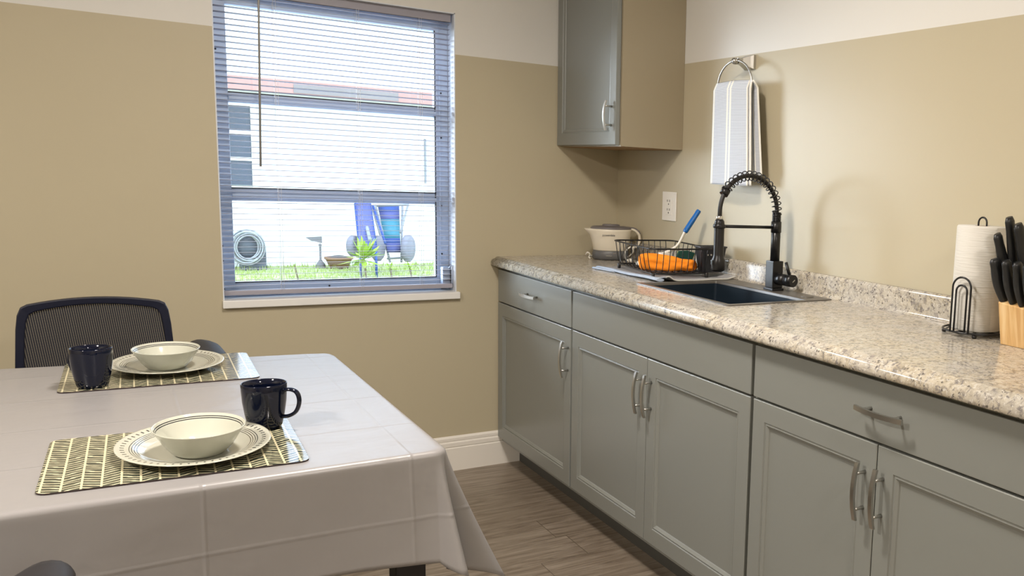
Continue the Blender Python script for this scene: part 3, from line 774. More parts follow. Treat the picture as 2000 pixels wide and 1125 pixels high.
tag(ft, 'pale blue grey cloth rolled along the front edge of the drying mat', 'cloth')
bm = bm_new(); pts1 = [(-0.371 + 0.002 * i, -0.545 - 0.022 * i, 0.9180) for i in range(8)]
tube(bm, pts1, 0.0045, 10, flat=(0.75, 1.8)); obj('fold', bm, M_blue, ft)

# ---------------------------------------------------------------- dish rack
RK = Vector((-0.205, -0.785, 0.9187)); RZ = math.radians(-8)
rk = thing('dish_rack', 'black wire dish rack standing on the grey drying mat', 'dish rack', RK, RZ)
hx, hy, H = 0.125, 0.205, 0.108
bm = bm_new()
top = [(x, y, H) for x, y in rrect(-hx, hx, -hy, hy, 0.03, 6)]
tube(bm, top, 0.0030, 8, closed=True)
bot = [(x, y, 0.018) for x, y in rrect(-hx + 0.018, hx - 0.018, -hy + 0.018, hy - 0.018, 0.022, 6)]
tube(bm, bot, 0.0028, 8, closed=True)
obj('rim_wires', bm, M_black, rk)
bm = bm_new()
W_ = 0.0016
for k in range(9):   # wires across the width: down, under, up
    y = -hy + 0.035 + (2 * hy - 0.07) * k / 8
    tube(bm, catmull([(-hx, y, H), (-hx + 0.010, y, 0.045), (-hx + 0.022, y, 0.020), (-hx + 0.05, y, 0.0165), (hx - 0.05, y, 0.0165), (hx - 0.022, y, 0.020), (hx - 0.010, y, 0.045), (hx, y, H)], 4), W_, 6)
for k in range(9):
    x = -hx + 0.028 + (2 * hx - 0.056) * k / 8
    tube(bm, catmull([(x, -hy, H), (x, -hy + 0.010, 0.045), (x, -hy + 0.022, 0.020), (x, -hy + 0.05, 0.0165), (x, hy - 0.05, 0.0165), (x, hy - 0.022, 0.020), (x, hy - 0.010, 0.045), (x, hy, H)], 4), W_, 6)
obj('basket_wires', bm, M_black, rk)
for sx in (-1, 1):
    for sy in (-1, 1):
        bm = bm_new(); lathe(bm, [(0, 0), (0.0055, 0), (0.0068, 0.004), (0.0068, 0.018), (0.004, 0.021), (0, 0.021)], 12, origin=(sx * (hx - 0.020), sy * (hy - 0.022), 0)); obj('foot', bm, M_rubber, rk)
# utensil cup at the right front end
uc = thing('utensil_cup', 'black plastic utensil cup inside the right end of the dish rack', 'utensil cup', (-0.092, -0.950, 0.938), RZ)
bm = bm_new()
def rc(x0, x1, y0, y1, z, r): return [bm.verts.new((x, y, z)) for x, y in rrect(x0, x1, y0, y1, r, 5)]
R = [rc(-.040, .040, -.028, .028, 0, .012), rc(-.052, .052, -.036, .036, 0.090, .014), rc(-.056, .056, -.040, .040, 0.091, .016), rc(-.056, .056, -.040, .040, 0.096, .016), rc(-.050, .050, -.034, .034, 0.096, .013), rc(-.038, .038, -.026, .026, 0.003, .011)]
nn = len(R[0])
for A_, B_ in zip(R, R[1:]):
    for k in range(nn): f = bm.faces.new([A_[k], A_[(k + 1) % nn], B_[(k + 1) % nn], B_[k]]); f.smooth = True
bm.faces.new(R[0][::-1]); bm.faces.new(R[-1]); obj('cup', bm, M_pl_black, uc, mod=bevel_mod(0.0008))
bm = bm_new()
for dx in (-0.008, 0.006): lathe(bm, [(0, -0.0385), (0.0035, -0.038), (0.0035, -0.033)], 10, 'y', (dx - 0.02, 0.0, 0.066))
obj('rivet', bm, M_chrome, uc)

# orange cloth folded in the rack
bm = bm_new()
def cloth_roll(bm, p0, p1, rad, sec=30, ns=26):
    p0, p1 = Vector(p0), Vector(p1)
    d = (p1 - p0).normalized(); sd = Vector((-d.y, d.x, 0))
    V = []
    for i in range(ns + 1):
        t = i / ns; p = p0.lerp(p1, t)
        sc_ = 1.0 - 0.34 / (1 + math.exp(-(t - 0.68) * 26)) + 0.04 * math.sin(t * 9)
        if t < 0.06: sc_ *= 0.86 + t * 2.3
        if t > 0.94: sc_ *= 0.82 + (1 - t) * 3
        ring = []
        for k in range(sec):
            a = 2 * PI * k / sec
            rr = rad * sc_ * (1 + 0.13 * math.sin(3 * a + 1.5 * t + 1.0) + 0.07 * abs(math.sin(2.5 * a + 3 * t)) + 0.045 * math.sin(6 * a - 7 * t))
            ring.append(bm.verts.new(p + sd * (rr * 1.35 * math.cos(a)) + Vector((0, 0, rr * math.sin(a) * 1.02))))
        V.append(ring)
    for A_, B_ in zip(V, V[1:]):
        for k in range(sec): f = bm.faces.new([A_[k], A_[(k + 1) % sec], B_[(k + 1) % sec], B_[k]]); f.smooth = True
    # tucked-in ends so the end shows folds
    for ring, sgn in ((V[0], 1), (V[-1], -1)):
        c = sum((v.co for v in ring), Vector()) / sec
        prev = ring
        for s_, dep in ((0.72, 0.010), (0.66, 0.022), (0.30, 0.016), (0.12, 0.003)):
            nr = [bm.verts.new(c + (v.co - c) * s_ + d * dep * sgn) for v in ring]
            for k in range(sec): f = bm.faces.new([prev[k], prev[(k + 1) % sec], nr[(k + 1) % sec], nr[k]]); f.smooth = True
            prev = nr
        bm.faces.new(prev)
cloth_roll(bm, (-0.285, -0.775, 0.9660), (-0.155, -0.945, 0.9610), 0.0275)
oc = obj('orange_cloth', bm, M_orange); tag(oc, 'bright orange microfibre cloth folded inside the dish rack', 'cloth')
# dish brush
db = thing('dish_brush', 'white dish brush with blue grip leaning up out of the rack', 'dish brush', (-0.150, -0.745, 0.945))
def towards(a, b, t): return Vector(a).lerp(Vector(b), t)
A0 = Vector((-0.085, 0.035, 0.010)); A1 = Vector((0.016, -0.030, 0.075)); A2 = Vector((0.040, -0.045, 0.128)); A3 = Vector((0.088, -0.062, 0.210))
bm = bm_new(); tube(bm, catmull([A0, A0.lerp(A1, 0.6) + Vector((0, 0, -0.004)), A1, A2, A2.lerp(A3, 0.2)], 6), [0.010] * 6 + [0.0085] * 6 + [0.0075] * 6 + [0.0085] * 7, 12, flat=(0.7, 1.1)); obj('handle', bm, M_white_pl, db)
bm = bm_new(); tube(bm, catmull([A2, A2.lerp(A3, 0.3), A2.lerp(A3, 0.8), A3, A3 + (A3 - A2) * 0.06], 5), [0.010] + [0.0145] * 8 + [0.0135] * 8 + [0.0115] * 3 + [0.006], 12, flat=(0.7, 1.1)); obj('grip', bm, M_brush_blue, db, 'blue rubber grip with hanging tip')
bm = bm_new(); box(bm, -0.115, -0.070, 0.020, 0.056, -0.004, 0.010, bev=0.004); obj('brush_head', bm, M_white_pl, db)
bm = bm_new(); box(bm, -0.045, 0.000, -0.025, 0.020, 0.010, 0.048, bev=0.006); bs = obj('bristles', bm, M_bristle, db)
# scrubbing sponge
sp = thing('scrub_sponge', 'dark green and yellow scrub sponge standing in the rack behind the orange cloth', 'sponge', (-0.135, -0.825, 0.945), RZ)
bm = bm_new(); prism(bm, [(-0.045, 0.0), (0.020, 0.0), (0.048, 0.052), (0.018, 0.062), (-0.020, 0.060)], -0.006, 0.006, axis='y'); obj('scouring_pad', bm, M_green, sp, 'dark green scouring layer', mod=bevel_mod(0.003, 2))
bm = bm_new(); prism(bm, [(-0.038, 0.0), (0.028, 0.0), (0.056, 0.050), (0.026, 0.060), (-0.014, 0.058)], 0.006, 0.024, axis='y'); obj('foam', bm, M_sponge, sp, 'yellow foam layer', mod=bevel_mod(0.003, 2))

# ---------------------------------------------------------------- paper towel holder
ph = thing('paper_towel_holder', 'black wire paper towel holder on the counter beside the knife block', 'paper towel holder', (-0.105, -2.245, 0.914))
bm = bm_new()
tube(bm, [(0.082 * math.cos(2 * PI * k / 40), 0.082 * math.sin(2 * PI * k / 40), 0.012) for k in range(40)], 0.0027, 8, closed=True)
tube(bm, [(0.072 * math.cos(2 * PI * k / 40), 0.072 * math.sin(2 * PI * k / 40), 0.010) for k in range(40)], 0.0022, 8, closed=True)
tube(bm, [(-0.08, 0, 0.011), (0.08, 0, 0.011)], 0.0025, 8); tube(bm, [(0, -0.08, 0.011), (0, 0.08, 0.011)], 0.0025, 8)
obj('base_ring', bm, M_black, ph)
for a in (40, 130, 220, 310):
    a = math.radians(a); bm = bm_new(); lathe(bm, [(0, 0), (0.005, 0.001), (0.0065, 0.005), (0.005, 0.009), (0, 0.010)], 12, origin=(0.078 * math.cos(a), 0.078 * math.sin(a), 0)); obj('foot', bm, M_black, ph)
def arch(yh, z0, z1, x, n=14): return [(x, -yh, z0)] + [(x, -yh * math.cos(PI * k / n), z1 - yh + yh * math.sin(PI * k / n)) for k in range(n + 1)] + [(x, yh, z0)]
bm = bm_new(); tube(bm, arch(0.0135, 0.01, 0.302, 0.0), 0.0024, 8); obj('center_post', bm, M_black, ph, 'looped rod rising out of the roll')
bm = bm_new()
def rot_arch(pts, a):
    m = Matrix.Rotation(a, 3, 'Z'); return [m @ Vector(p) for p in pts]
tube(bm, rot_arch(arch(0.026, 0.012, 0.152, -0.079), 0.19), 0.0026, 8); tube(bm, rot_arch(arch(0.0155, 0.012, 0.132, -0.079), 0.19), 0.0026, 8)
obj('side_loops', bm, M_black, ph, 'two nested arched tension wires')
pt = thing('paper_towel_roll', 'thick white paper towel roll on the black wire holder', 'paper towel', (-0.105, -2.245, 0.9285))
bm = bm_new(); R0 = 0.0635
def rollp(): return [(0.019, 0.0), (R0 - 0.002, 0.0), (R0, 0.003), (R0 + 0.0008, 0.12), (R0, 0.262), (R0 - 0.003, 0.266), (0.019, 0.266)]
lathe(bm, rollp(), 64); obj('paper', bm, M_paper, pt, recalc=False)
bm = bm_new(); lathe(bm, [(0.019, 0.0), (0.019, 0.266), (0.0175, 0.266), (0.0175, 0.0), (0.019, 0.0)], 32); obj('core', bm, M_core, pt)
bm = bm_new()
gridmesh(bm, lambda i, j: ((R0 + 0.0012 + 0.0055 * max(0, i - 0.25)) * math.cos(math.radians(255 + 70 * i)), (R0 + 0.0012 + 0.0055 * max(0, i - 0.25)) * math.sin(math.radians(255 + 70 * i)), 0.002 + 0.262 * j), 14, 8)
lo = obj('loose_sheet', bm, M_paper, pt, recalc=False)

# ---------------------------------------------------------------- knife block with knives
KB = Vector((-0.115, -2.430, 0.914))
kb_ = thing('knife_block', 'light wooden knife block at the right edge of the picture', 'knife block', KB)
bm = bm_new()
lo_, hi_ = [], []
base = [(-0.058, 0.055), (-0.058, -0.075), (0.075, -0.075), (0.075, 0.055)]
for x, y in base: lo_.append(bm.verts.new((x + 0.012 if x < 0 else x, y, 0)))
for (x, y), z in zip(base, (0.106, 0.094, 0.150, 0.160)): hi_.append(bm.verts.new((x - 0.008 if x < 0 else x, y, z)))
for k in range(4): bm.faces.new([lo_[k], lo_[(k + 1) % 4], hi_[(k + 1) % 4], hi_[k]])
bm.faces.new(lo_[::-1]); bm.faces.new(hi_)
obj('block', bm, M_block, kb_, mod=bevel_mod(0.0025, 2))
def knife(loc, lean, length, label, w=0.0160, curve=0.006):
    t = thing('kitchen_knife', label, 'knife', loc, 0.0, 'black handled knives in the wooden block')
    d = Vector(lean).normalized()
    bm = bm_new(); n = 16; pts = []; rad = []
    bend = Vector((-1, 0, 0))
    for i in range(n + 1):
        s_ = i / n
        pts.append(d * (length * s_) + bend * (curve * math.sin(s_ * PI) + curve * 0.9 * s_ ** 3))
        rad.append(w * (0.78 + 0.34 * math.sin(min(1, s_ * 1.25) * PI * 0.85) ** 1.0) * (0.70 if s_ > 0.97 else 1) * (0.85 if s_ < 0.03 else 1))
    tube(bm, pts, rad, 16, flat=(1.0, 0.62)); obj('handle', bm, M_knife, t)
    bm = bm_new(); tube(bm, [d * -0.09, d * -0.02, d * 0.012], [0.004, 0.009, 0.0095], 8, flat=(1.0, 0.12)); obj('blade', bm, M_steel, t)
    return t
kl = [((-0.166, -2.385, 1.020), (-0.30, 0.12, 1), 0.110, 'knife handle in the front row, leftmost, over the corner of the wooden block'),
      ((-0.166, -2.412, 1.018), (-0.28, 0.06, 1), 0.110, 'knife handle in the front row, second from the left'),
      ((-0.166, -2.439, 1.016), (-0.26, 0.02, 1), 0.110, 'knife handle in the front row, third from the left, cut by the picture edge'),
      ((-0.166, -2.466, 1.014), (-0.26, 0.00, 1), 0.110, 'knife handle in the front row beyond the picture edge')]
for a in kl: knife(*a)
knife((-0.152, -2.380, 1.043), (-0.36, 0.06, 1), 0.150, 'knife handle in the middle row rising just left of the tallest ones', 0.0150, -0.004)
knife((-0.142, -2.392, 1.060), (-0.26, 0.02, 1), 0.170, 'tallest knife handle, leftmost of the back row', 0.0155, -0.004)
knife((-0.140, -2.425, 1.058), (-0.30, 0.05, 1), 0.160, 'knife handle with a collar in the back row beside the tallest', 0.0165, -0.004)

# ---------------------------------------------------------------- dining table and cloth
TZ = 0.750
QN = [Vector((-1.397, -2.085, 0)), Vector((-1.402, -1.025, 0)), Vector((-2.90, -0.83, 0)), Vector((-2.90, -2.105, 0))]  # NR, FR, FL, NL
tb = thing('dining_table', 'black legged dining table under the pale vinyl cloth', 'table', (-2.15, -1.52, 0))
bm = bm_new()
prism(bm, [(p.x + 2.15 + (0.012 if p.x < -2 else -0.012), p.y + 1.52 + (0.012 if p.y < -1.5 else -0.012)) for p in QN][::1], TZ - 0.028, TZ - 0.003); obj('tabletop', bm, M_table, tb)
for x, y in ((-1.462, -2.02), (-1.47, -1.10), (-2.82, -1.0), (-2.82, -2.04)):
    bm = bm_new(); box(bm, x + 2.15 - 0.028, x + 2.15 + 0.028, y + 1.52 - 0.028, y + 1.52 + 0.028, 0, TZ - 0.028, bev=0.004); obj('leg', bm, M_table, tb)
def tablecloth():
    bm = bm_new(); ctr = sum(QN, Vector()) / 4
    # outline with rounded corners, dense
    out = []   # (point, outward normal, corner param)
    rc_ = 0.030; n = 4
    for i in range(4):
        P = QN[i]; A_ = QN[i - 1]; B_ = QN[(i + 1) % 4]
        e1 = (P - A_).normalized(); e2 = (B_ - P).normalized()
        n1 = Vector((e1.y, -e1.x, 0)); n2 = Vector((e2.y, -e2.x, 0))
        c = P - n1 * rc_ - n2 * rc_
        K = 28
        for k in range(K + 1):
            t = k / K; nn_ = (n1 * math.cos(t * PI / 2) + n2 * math.sin(t * PI / 2)).normalized()
            out.append((c + nn_ * rc_, nn_, i, t))
        S = 44
        Pn = B_; e3 = (QN[(i + 2) % 4] - B_).normalized(); n3 = Vector((e3.y, -e3.x, 0))
        endp = Pn - e2 * rc_ ; stp = P + e2 * rc_
        for k in range(1, S): out.append((stp.lerp(endp, k / S), n2, -1 - i, k / S))
    m = len(out); rings = []
    for s_ in (0.0, 0.25, 0.5, 0.7, 0.85, 0.94, 0.975):
        if s_ == 0.0: rings.append([bm.verts.new((ctr.x, ctr.y, TZ))]); continue
        rings.append([bm.verts.new((ctr.x + (p.x - ctr.x) * s_, ctr.y + (p.y - ctr.y) * s_, TZ)) for p, _, _, _ in out])
    r = 0.010
    for a in (0, 30, 60, 90):
        a = math.radians(a); rings.append([bm.verts.new((p.x + nn_.x * (r * math.sin(a) - r), p.y + nn_.y * (r * math.sin(a) - r), TZ - r + r * math.cos(a))) for p, nn_, _, _ in out])
    DROP = 0.188; nd = 22
    for d in range(1, nd + 1):
        f = d / nd; ring = []
        for p, nn_, ci, t in out:
            dep = DROP * f; o = 0.004 * f; lat = 0.0
            if ci >= 0:
                o += 0.020 * f; dep += 0.012 * f
                lobe = math.exp(-((t - 0.26) / 0.16) ** 2) * 0.55 + math.exp(-((t - 0.80) / 0.17) ** 2) * 1.0 - 0.35 * math.exp(-((t - 0.52) / 0.09) ** 2)
                o += 0.088 * f ** 1.15 * lobe * (1.0 if ci in (0, 2) else 0.6)
                dep += 0.030 * f * math.sin(PI * t) + 0.055 * f * math.exp(-((t - 0.85) / 0.16) ** 2) * (1 - max(0, t - 0.85) / 0.15)
            else:
                q = min(t, 1 - t)
                o += 0.020 * f * math.exp(-(q / 0.06) ** 2) + 0.0045 * f * math.sin(t * 17 + ci * 2) 
                dep += 0.012 * f * math.exp(-(q / 0.08) ** 2) + 0.006 * f * math.sin(t * 9 + 1.0)
            ring.append(bm.verts.new((p.x + nn_.x * o, p.y + nn_.y * o, TZ - r - dep)))
        rings.append(ring)
    for k in range(m): f = bm.faces.new([rings[0][0], rings[1][k], rings[1][(k + 1) % m]]); f.smooth = True
    for A_, B_ in zip(rings[1:], rings[2:]):
        for k in range(m): f = bm.faces.new([A_[k], B_[k], B_[(k + 1) % m], A_[(k + 1) % m]]); f.smooth = True
    o = obj('tablecloth', bm, M_cloth)
    s = o.modifiers.new('solid', 'SOLIDIFY'); s.thickness = 0.0012; s.offset = -1
    return tag(o, 'pale grey vinyl tablecloth with fold creases draped over the dining table', 'tablecloth')
tablecloth()
MZ = TZ + 0.0004
def placemat(c, rot, w_, h_, label):
    bm = bm_new(); fs = prism(bm, rrect(-w_ / 2, w_ / 2, -h_ / 2, h_ / 2, 0.018, 5), 0, 0.0028, mi=1); fs[1].material_index = 0
    o = obj('placemat', bm, [M_mat, M_matedge]); o.location = (c[0], c[1], MZ); o.rotation_euler = (0, 0, rot)
    return tag(o, label, 'placemat', 'herringbone placemats on the dining table')
placemat((-1.819, -1.870), math.radians(-1.8), 0.386, 0.328, 'green and cream herringbone placemat nearest the camera, near the table corner')
placemat((-1.808, -1.120), math.radians(-1.5), 0.394, 0.342, 'green and cream herringbone placemat at the far side of the table, before the mesh chair')
PZ = MZ + 0.0028
def make_plate(loc, label):
    t = thing('dinner_plate', label, 'plate', loc, 0.0, 'cream plates with dashed black rim')
    bm = bm_new()
    lathe(bm, [(0, 0.0025), (0.070, 0.0025), (0.084, 0.0035), (0.090, 0.0075), (0.108, 0.0125), (0.1265, 0.0160), (0.128, 0.0168), (0.1275, 0.0178), (0.125, 0.0178), (0.107, 0.0148), (0.0895, 0.0100), (0.083, 0.0062), (0.070, 0.0052), (0, 0.0052)][::-1], 96)
    lathe(bm, [(0.072, 0.0), (0.074, 0.0), (0.074, 0.003), (0.072, 0.003), (0.072, 0.0)], 64)
    bmesh.ops.scale(bm, verts=bm.verts, vec=(0.945, 1.22, 1.0)); obj('plate_body', bm, M_plate, t)
    return t
def make_bowl(loc, label):
    t = thing('cereal_bowl', label, 'bowl', loc, 0.0, 'cream bowls with two thin rim lines')
    bm = bm_new()
    lathe(bm, [(0, 0.001), (0.036, 0.0), (0.040, 0.0008), (0.047, 0.007), (0.056, 0.020), (0.066, 0.040), (0.0735, 0.0535), (0.0745, 0.0555), (0.0735, 0.0565), (0.0722, 0.0555), (0.064, 0.040), (0.054, 0.021), (0.045, 0.009), (0.037, 0.0042), (0, 0.0036)][::-1], 96)
    bmesh.ops.scale(bm, verts=bm.verts, vec=(0.97, 1.22, 0.88)); obj('bowl_body', bm, M_bowl, t)
    return t
pl1 = make_plate((-1.794, -1.880, PZ), 'cream dinner plate with dashed black rim on the placemat nearest the camera')
pl2 = dup(pl1, (-1.793, -1.090, PZ), 0, 'cream dinner plate with dashed black rim on the far placemat, before the chair')
bo1 = make_bowl((-1.789, -1.915, PZ + 0.0053), 'cream bowl stacked on the plate nearest the camera')
bo2 = dup(bo1, (-1.797, -1.112, PZ + 0.0053), 0, 'cream bowl stacked on the far plate, before the chair')
def make_mug(loc, rz, label):
    t = thing('coffee_mug', label, 'mug', loc, rz, 'dark navy glazed mugs')
    bm = bm_new()
    lathe(bm, [(0, 0.002), (0.026, 0.0), (0.0285, 0.001), (0.031, 0.008), (0.0355, 0.030), (0.0390, 0.055), (0.0405, 0.078), (0.0408, 0.090), (0.0400, 0.0915), (0.0385, 0.0905), (0.0372, 0.078), (0.0355, 0.050), (0.031, 0.015), (0.022, 0.006), (0, 0.005)][::-1], 64)
    obj('body', bm, M_mug, t)
    bm = bm_new(); tube(bm, catmull([(0.036, 0, 0.076), (0.050, 0, 0.080), (0.064, 0, 0.074), (0.0685, 0, 0.056), (0.062, 0, 0.036), (0.048, 0, 0.026), (0.033, 0, 0.024)], 6), 0.0050, 12, flat=(0.75, 1.25)); obj('handle', bm, M_mug, t)
    return t
mg1 = make_mug((-1.668, -1.778, PZ), math.radians(-35), 'dark navy mug with visible handle behind the nearest bowl')
mg2 = dup(mg1, (-1.945, -1.250, PZ), math.radians(125), 'dark navy mug left of the far bowl with its handle hidden')

# ---------------------------------------------------------------- office chairs
def make_chair(loc, rz, label):
    t = thing('office_chair', label, 'chair', loc, rz, 'black mesh backed office chairs')
    # local: chair faces -Y, backrest at y = +0.22
    BY = 0.22
    def curve_y(x): return BY + 0.020 - 0.28 * x * x
    def half(zz): return 0.178 + (0.862 - zz) * 0.06
    def outline(inset, zb=0.46, zt=0.862):
        pts = []
        hw = lambda z: half(z) - inset
        t_ = zt - inset; b_ = zb + inset
        for k in range(13):  # top edge arched
            x = -1 + 2 * k / 12; pts.append((x * (hw(t_) - 0.022), t_ - 0.016 * x * x + 0.0))
        r = 0.022
        right = [(hw(t_) - 0.008, t_ - 0.024), (hw(t_), t_ - 0.045)] + [(hw(t_ - 0.045 - (t_ - 0.045 - b_ - 0.03) * k / 8), t_ - 0.045 - (t_ - 0.045 - b_ - 0.03) * k / 8) for k in range(1, 9)] + [(hw(b_) - 0.010, b_ + 0.008)]
        pts += right
        pts += [(hw(b_) * 0.9 - 2 * hw(b_) * 0.9 * k / 8, b_) for k in range(9)]
        pts += [(-x, z) for x, z in reversed(right)]
        return pts
    O = outline(0.0); I = outline(0.020)
    bm = bm_new(); n = len(O)
    vo = [bm.verts.new((x, curve_y(x) - 0.010, z)) for x, z in O]; vi = [bm.verts.new((x, curve_y(x) - 0.008, z)) for x, z in I]
    wo = [bm.verts.new((x, curve_y(x) + 0.014, z)) for x, z in O]; wi = [bm.verts.new((x, curve_y(x) + 0.010, z)) for x, z in I]
    for k in range(n):
        k2 = (k + 1) % n
        for q in ((vo[k], vo[k2], vi[k2], vi[k]), (wo[k], wi[k], wi[k2], wo[k2]), (vo[k], wo[k], wo[k2], vo[k2]), (vi[k], vi[k2], wi[k2], wi[k])):
            f = bm.faces.new(q); f.smooth = False
    obj('backrest_frame', bm, M_frame, t, mod=bevel_mod(0.003, 2))
    bm = bm_new()
    def mf(i, j):
        z = 0.478 + (0.848 - 0.478) * j; x = (-1 + 2 * i) * (half(z) - 0.012)
        if j > 0.9: z -= 0.016 * (2 * i - 1) ** 2 * (j - 0.9) * 10
        return (x, curve_y(x), z)
    gridmesh(bm, mf, 24, 24); obj('backrest_mesh', bm, M_mesh, t, 'ribbed dark see-through mesh', recalc=False)
    bm = bm_new(); gridmesh(bm, lambda i, j: (0.0 + (-1 + 2 * i) * 0.235, 0.20 - 0.43 * j, 0.455 + 0.028 * (1 - (2 * i - 1) ** 4) - 0.02 * max(0, j - 0.8)), 16, 16)
    so = obj('seat', bm, M_seat, t); s = so.modifiers.new('solid', 'SOLIDIFY'); s.thickness = 0.06; s.offset = 0
    for sx in (-1, 1):
        bm = bm_new()
        tube(bm, catmull([(sx * 0.20, 0.13, 0.44), (sx * 0.262, 0.10, 0.455), (sx * 0.272, 0.05, 0.56), (sx * 0.27, 0.02, 0.700)], 5), 0.014, 12, flat=(0.8, 1.4)); obj('arm_support', bm, M_frame, t)
        bm = bm_new()
        V = []
        for i in range(21):
            u = i / 20; y = 0.215 - 0.365 * u; wd = 0.042 * (max(0.0, 1 - abs(2 * u - 1) ** 3.2) ** 0.5) + 0.002
            zc = 0.716 + 0.002 * math.sin(u * PI); sh = sx * (0.25 + 0.025 * u)
            ring = []
            for k in range(14):
                a = 2 * PI * k / 14; ring.append(bm.verts.new((sh + wd * math.cos(a), y, zc + 0.0155 * math.sin(a) * (1 if wd > 0.01 else 0.4) - 0.008 * (2 * u - 1) ** 4)))
            V.append(ring)
        for A_, B_ in zip(V, V[1:]):
            for k in range(14): f = bm.faces.new([A_[k], A_[(k + 1) % 14], B_[(k + 1) % 14], B_[k]]); f.smooth = True
        bm.faces.new(V[0][::-1]); bm.faces.new(V[-1]); obj('armrest', bm, M_arm, t)
    bm = bm_new(); tube(bm, catmull([(0, 0.236, 0.62), (0, 0.275, 0.50), (0, 0.22, 0.405), (0, 0.05, 0.40)], 5), 0.02, 12, flat=(0.6, 1.6)); obj('back_support', bm, M_frame, t)
    bm = bm_new(); tube(bm, [(0, 0, 0.10), (0, 0, 0.42)], 0.025, 20); obj('gas_lift', bm, M_black, t)
    bm = bm_new()
    for k in range(5):
        a = 2 * PI * k / 5 + 0.3; tube(bm, [(0, 0, 0.10), (0.15 * math.cos(a), 0.15 * math.sin(a), 0.095), (0.27 * math.cos(a), 0.27 * math.sin(a), 0.070)], [0.028, 0.022, 0.015], 10)
    obj('star_base', bm, M_black, t)
    for k in range(5):
        a = 2 * PI * k / 5 + 0.3; bm = bm_new(); c = (0.27 * math.cos(a), 0.27 * math.sin(a), 0.028)
        lathe(bm, [(0, -0.022), (0.024, -0.022), (0.028, -0.016), (0.028, -0.004), (0.01, -0.004), (0.01, 0.004), (0.028, 0.004), (0.028, 0.016), (0.024, 0.022), (0, 0.022)], 16, 'x', c); tube(bm, [(c[0], c[1], 0.03), (c[0], c[1], 0.072)], 0.007, 8)
        obj('caster', bm, M_black, t)
    return t
ch1 = make_chair((-1.945, -0.735, 0), math.radians(-2), 'black mesh office chair pushed up to the far side of the table')
ch2 = dup(ch1, (-2.278, -2.365, 0), math.radians(176), 'black office chair at the near side of the table, only its armrest showing')

# ---------------------------------------------------------------- outdoors
M_stucco = mat('white_stucco', (0.80, 0.79, 0.76), 0.9, spec=0.1)
M_fascia = mat('faded_red_fascia', (0.36, 0.19, 0.16), 0.8)
M_roof = mat('pale_roof', (0.60, 0.60, 0.60), 0.9)
M_soffit = mat('soffit_weathered', (0.20, 0.17, 0.16), 0.9)
def grassb(n, b):
    c = n.ramp(n.noise(n.coord(), 9, 5, 0.7), [(0.3, (0.22, 0.27, 0.09)), (0.5, (0.36, 0.40, 0.18)), (0.7, (0.50, 0.50, 0.32))])
    n.l(c, b.inputs['Base Color'])
M_grass = mat('lawn', rough=0.95, spec=0.1, build=grassb)
M_blade = mat('grass_blades', (0.30, 0.36, 0.10), 0.8, spec=0.2)
M_leaf = mat('bright_leaf', (0.24, 0.36, 0.03), 0.7, spec=0.2)
M_stem = mat('plant_stem', (0.14, 0.11, 0.06), 0.9)
M_cblue = mat('beach_chair_blue', (0.012, 0.045, 0.20), 0.7)
M_clav = mat('beach_chair_lavender', (0.055, 0.065, 0.20), 0.7)
M_ctq = mat('beach_chair_turquoise', (0.02, 0.16, 0.22), 0.7)
M_alu = mat('pale_aluminium', (0.20, 0.20, 0.21), 0.5)
M_wheel = mat('grey_wheel', (0.17, 0.16, 0.19), 0.7)
M_hose = mat('hose_pale', (0.30, 0.30, 0.31), 0.5)
M_reel = mat('hose_reel_grey', (0.07, 0.08, 0.10), 0.6)
M_terra = mat('terracotta', (0.24, 0.125, 0.06), 0.8)
M_soil = mat('potting_soil', (0.07, 0.06, 0.055), 0.95)
M_dwin = mat('neighbour_window_glass', (0.035, 0.05, 0.075), 0.2)
M_statue = mat('garden_stone', (0.16, 0.15, 0.15), 0.9)
GZ = -0.003
bm = bm_new(); box(bm, -14, 16, 0.17, 26, GZ - 0.1, GZ); gr = struct('ground', bm, M_grass, 'bright sunlit lawn outside the window', 'lawn')
HY = 8.5
bm = bm_new(); box(bm, -9, 9, 0.17, 5.2, GZ - 0.02, GZ + 0.012); struct('path', bm, mat('neutral_bounce_grey', (0.33, 0.31, 0.32), 0.9), 'added unseen grey strip bouncing neutral light, along the outside of the window wall', 'path')  # added out of view so light bounced onto the slats is less green
def bp(u, v, Y):     # view ray through a picture point met with the plane y = Y (used for distant objects)
    d = RT * ((u - 1509.72) / 1764.70) - UP * ((v - 597.99) / 1764.70) + FW
    o = M.translation; return o + d * ((Y - o.y) / d.y)
nh = thing('neighbour_house', 'white neighbouring house with faded red roof edge seen through the window', 'house', (0.5, HY, GZ))
def loc_(p): return (p.x - 0.5, p.y - HY, p.z - GZ)
EZ = 2.02 - GZ
bm = bm_new(); box(bm, -7, 7, 0.0, 4.0, 0, EZ + 0.10); obj('wall', bm, M_stucco, nh)
bm = bm_new(); prism(bm, [(-0.42, EZ + 0.13), (-0.42, EZ + 0.17), (2.0, EZ + 1.25), (4.4, EZ + 0.17), (4.4, EZ + 0.13)], -7.4, 7.4, axis='x'); obj('roof', bm, M_roof, nh)
bm = bm_new(); box(bm, -7.4, 7.4, -0.44, -0.42, EZ + 0.0, EZ + 0.16); fa_ = obj('fascia', bm, M_fascia, nh, 'faded red board along the roof edge')
bm = bm_new(); box(bm, -7.4, 7.4, -0.42, 0.0, EZ + 0.10, EZ + 0.12); obj('soffit', bm, M_soffit, nh)
bm = bm_new(); box(bm, -0.55, 0.60, -0.446, -0.439, EZ + 0.02, EZ + 0.12); obj('peeling_paint', bm, M_soffit, nh, 'bare weathered patch on the roof edge')
wl_, wh_ = loc_(bp(447, 205, HY)), loc_(bp(493, 362, HY))
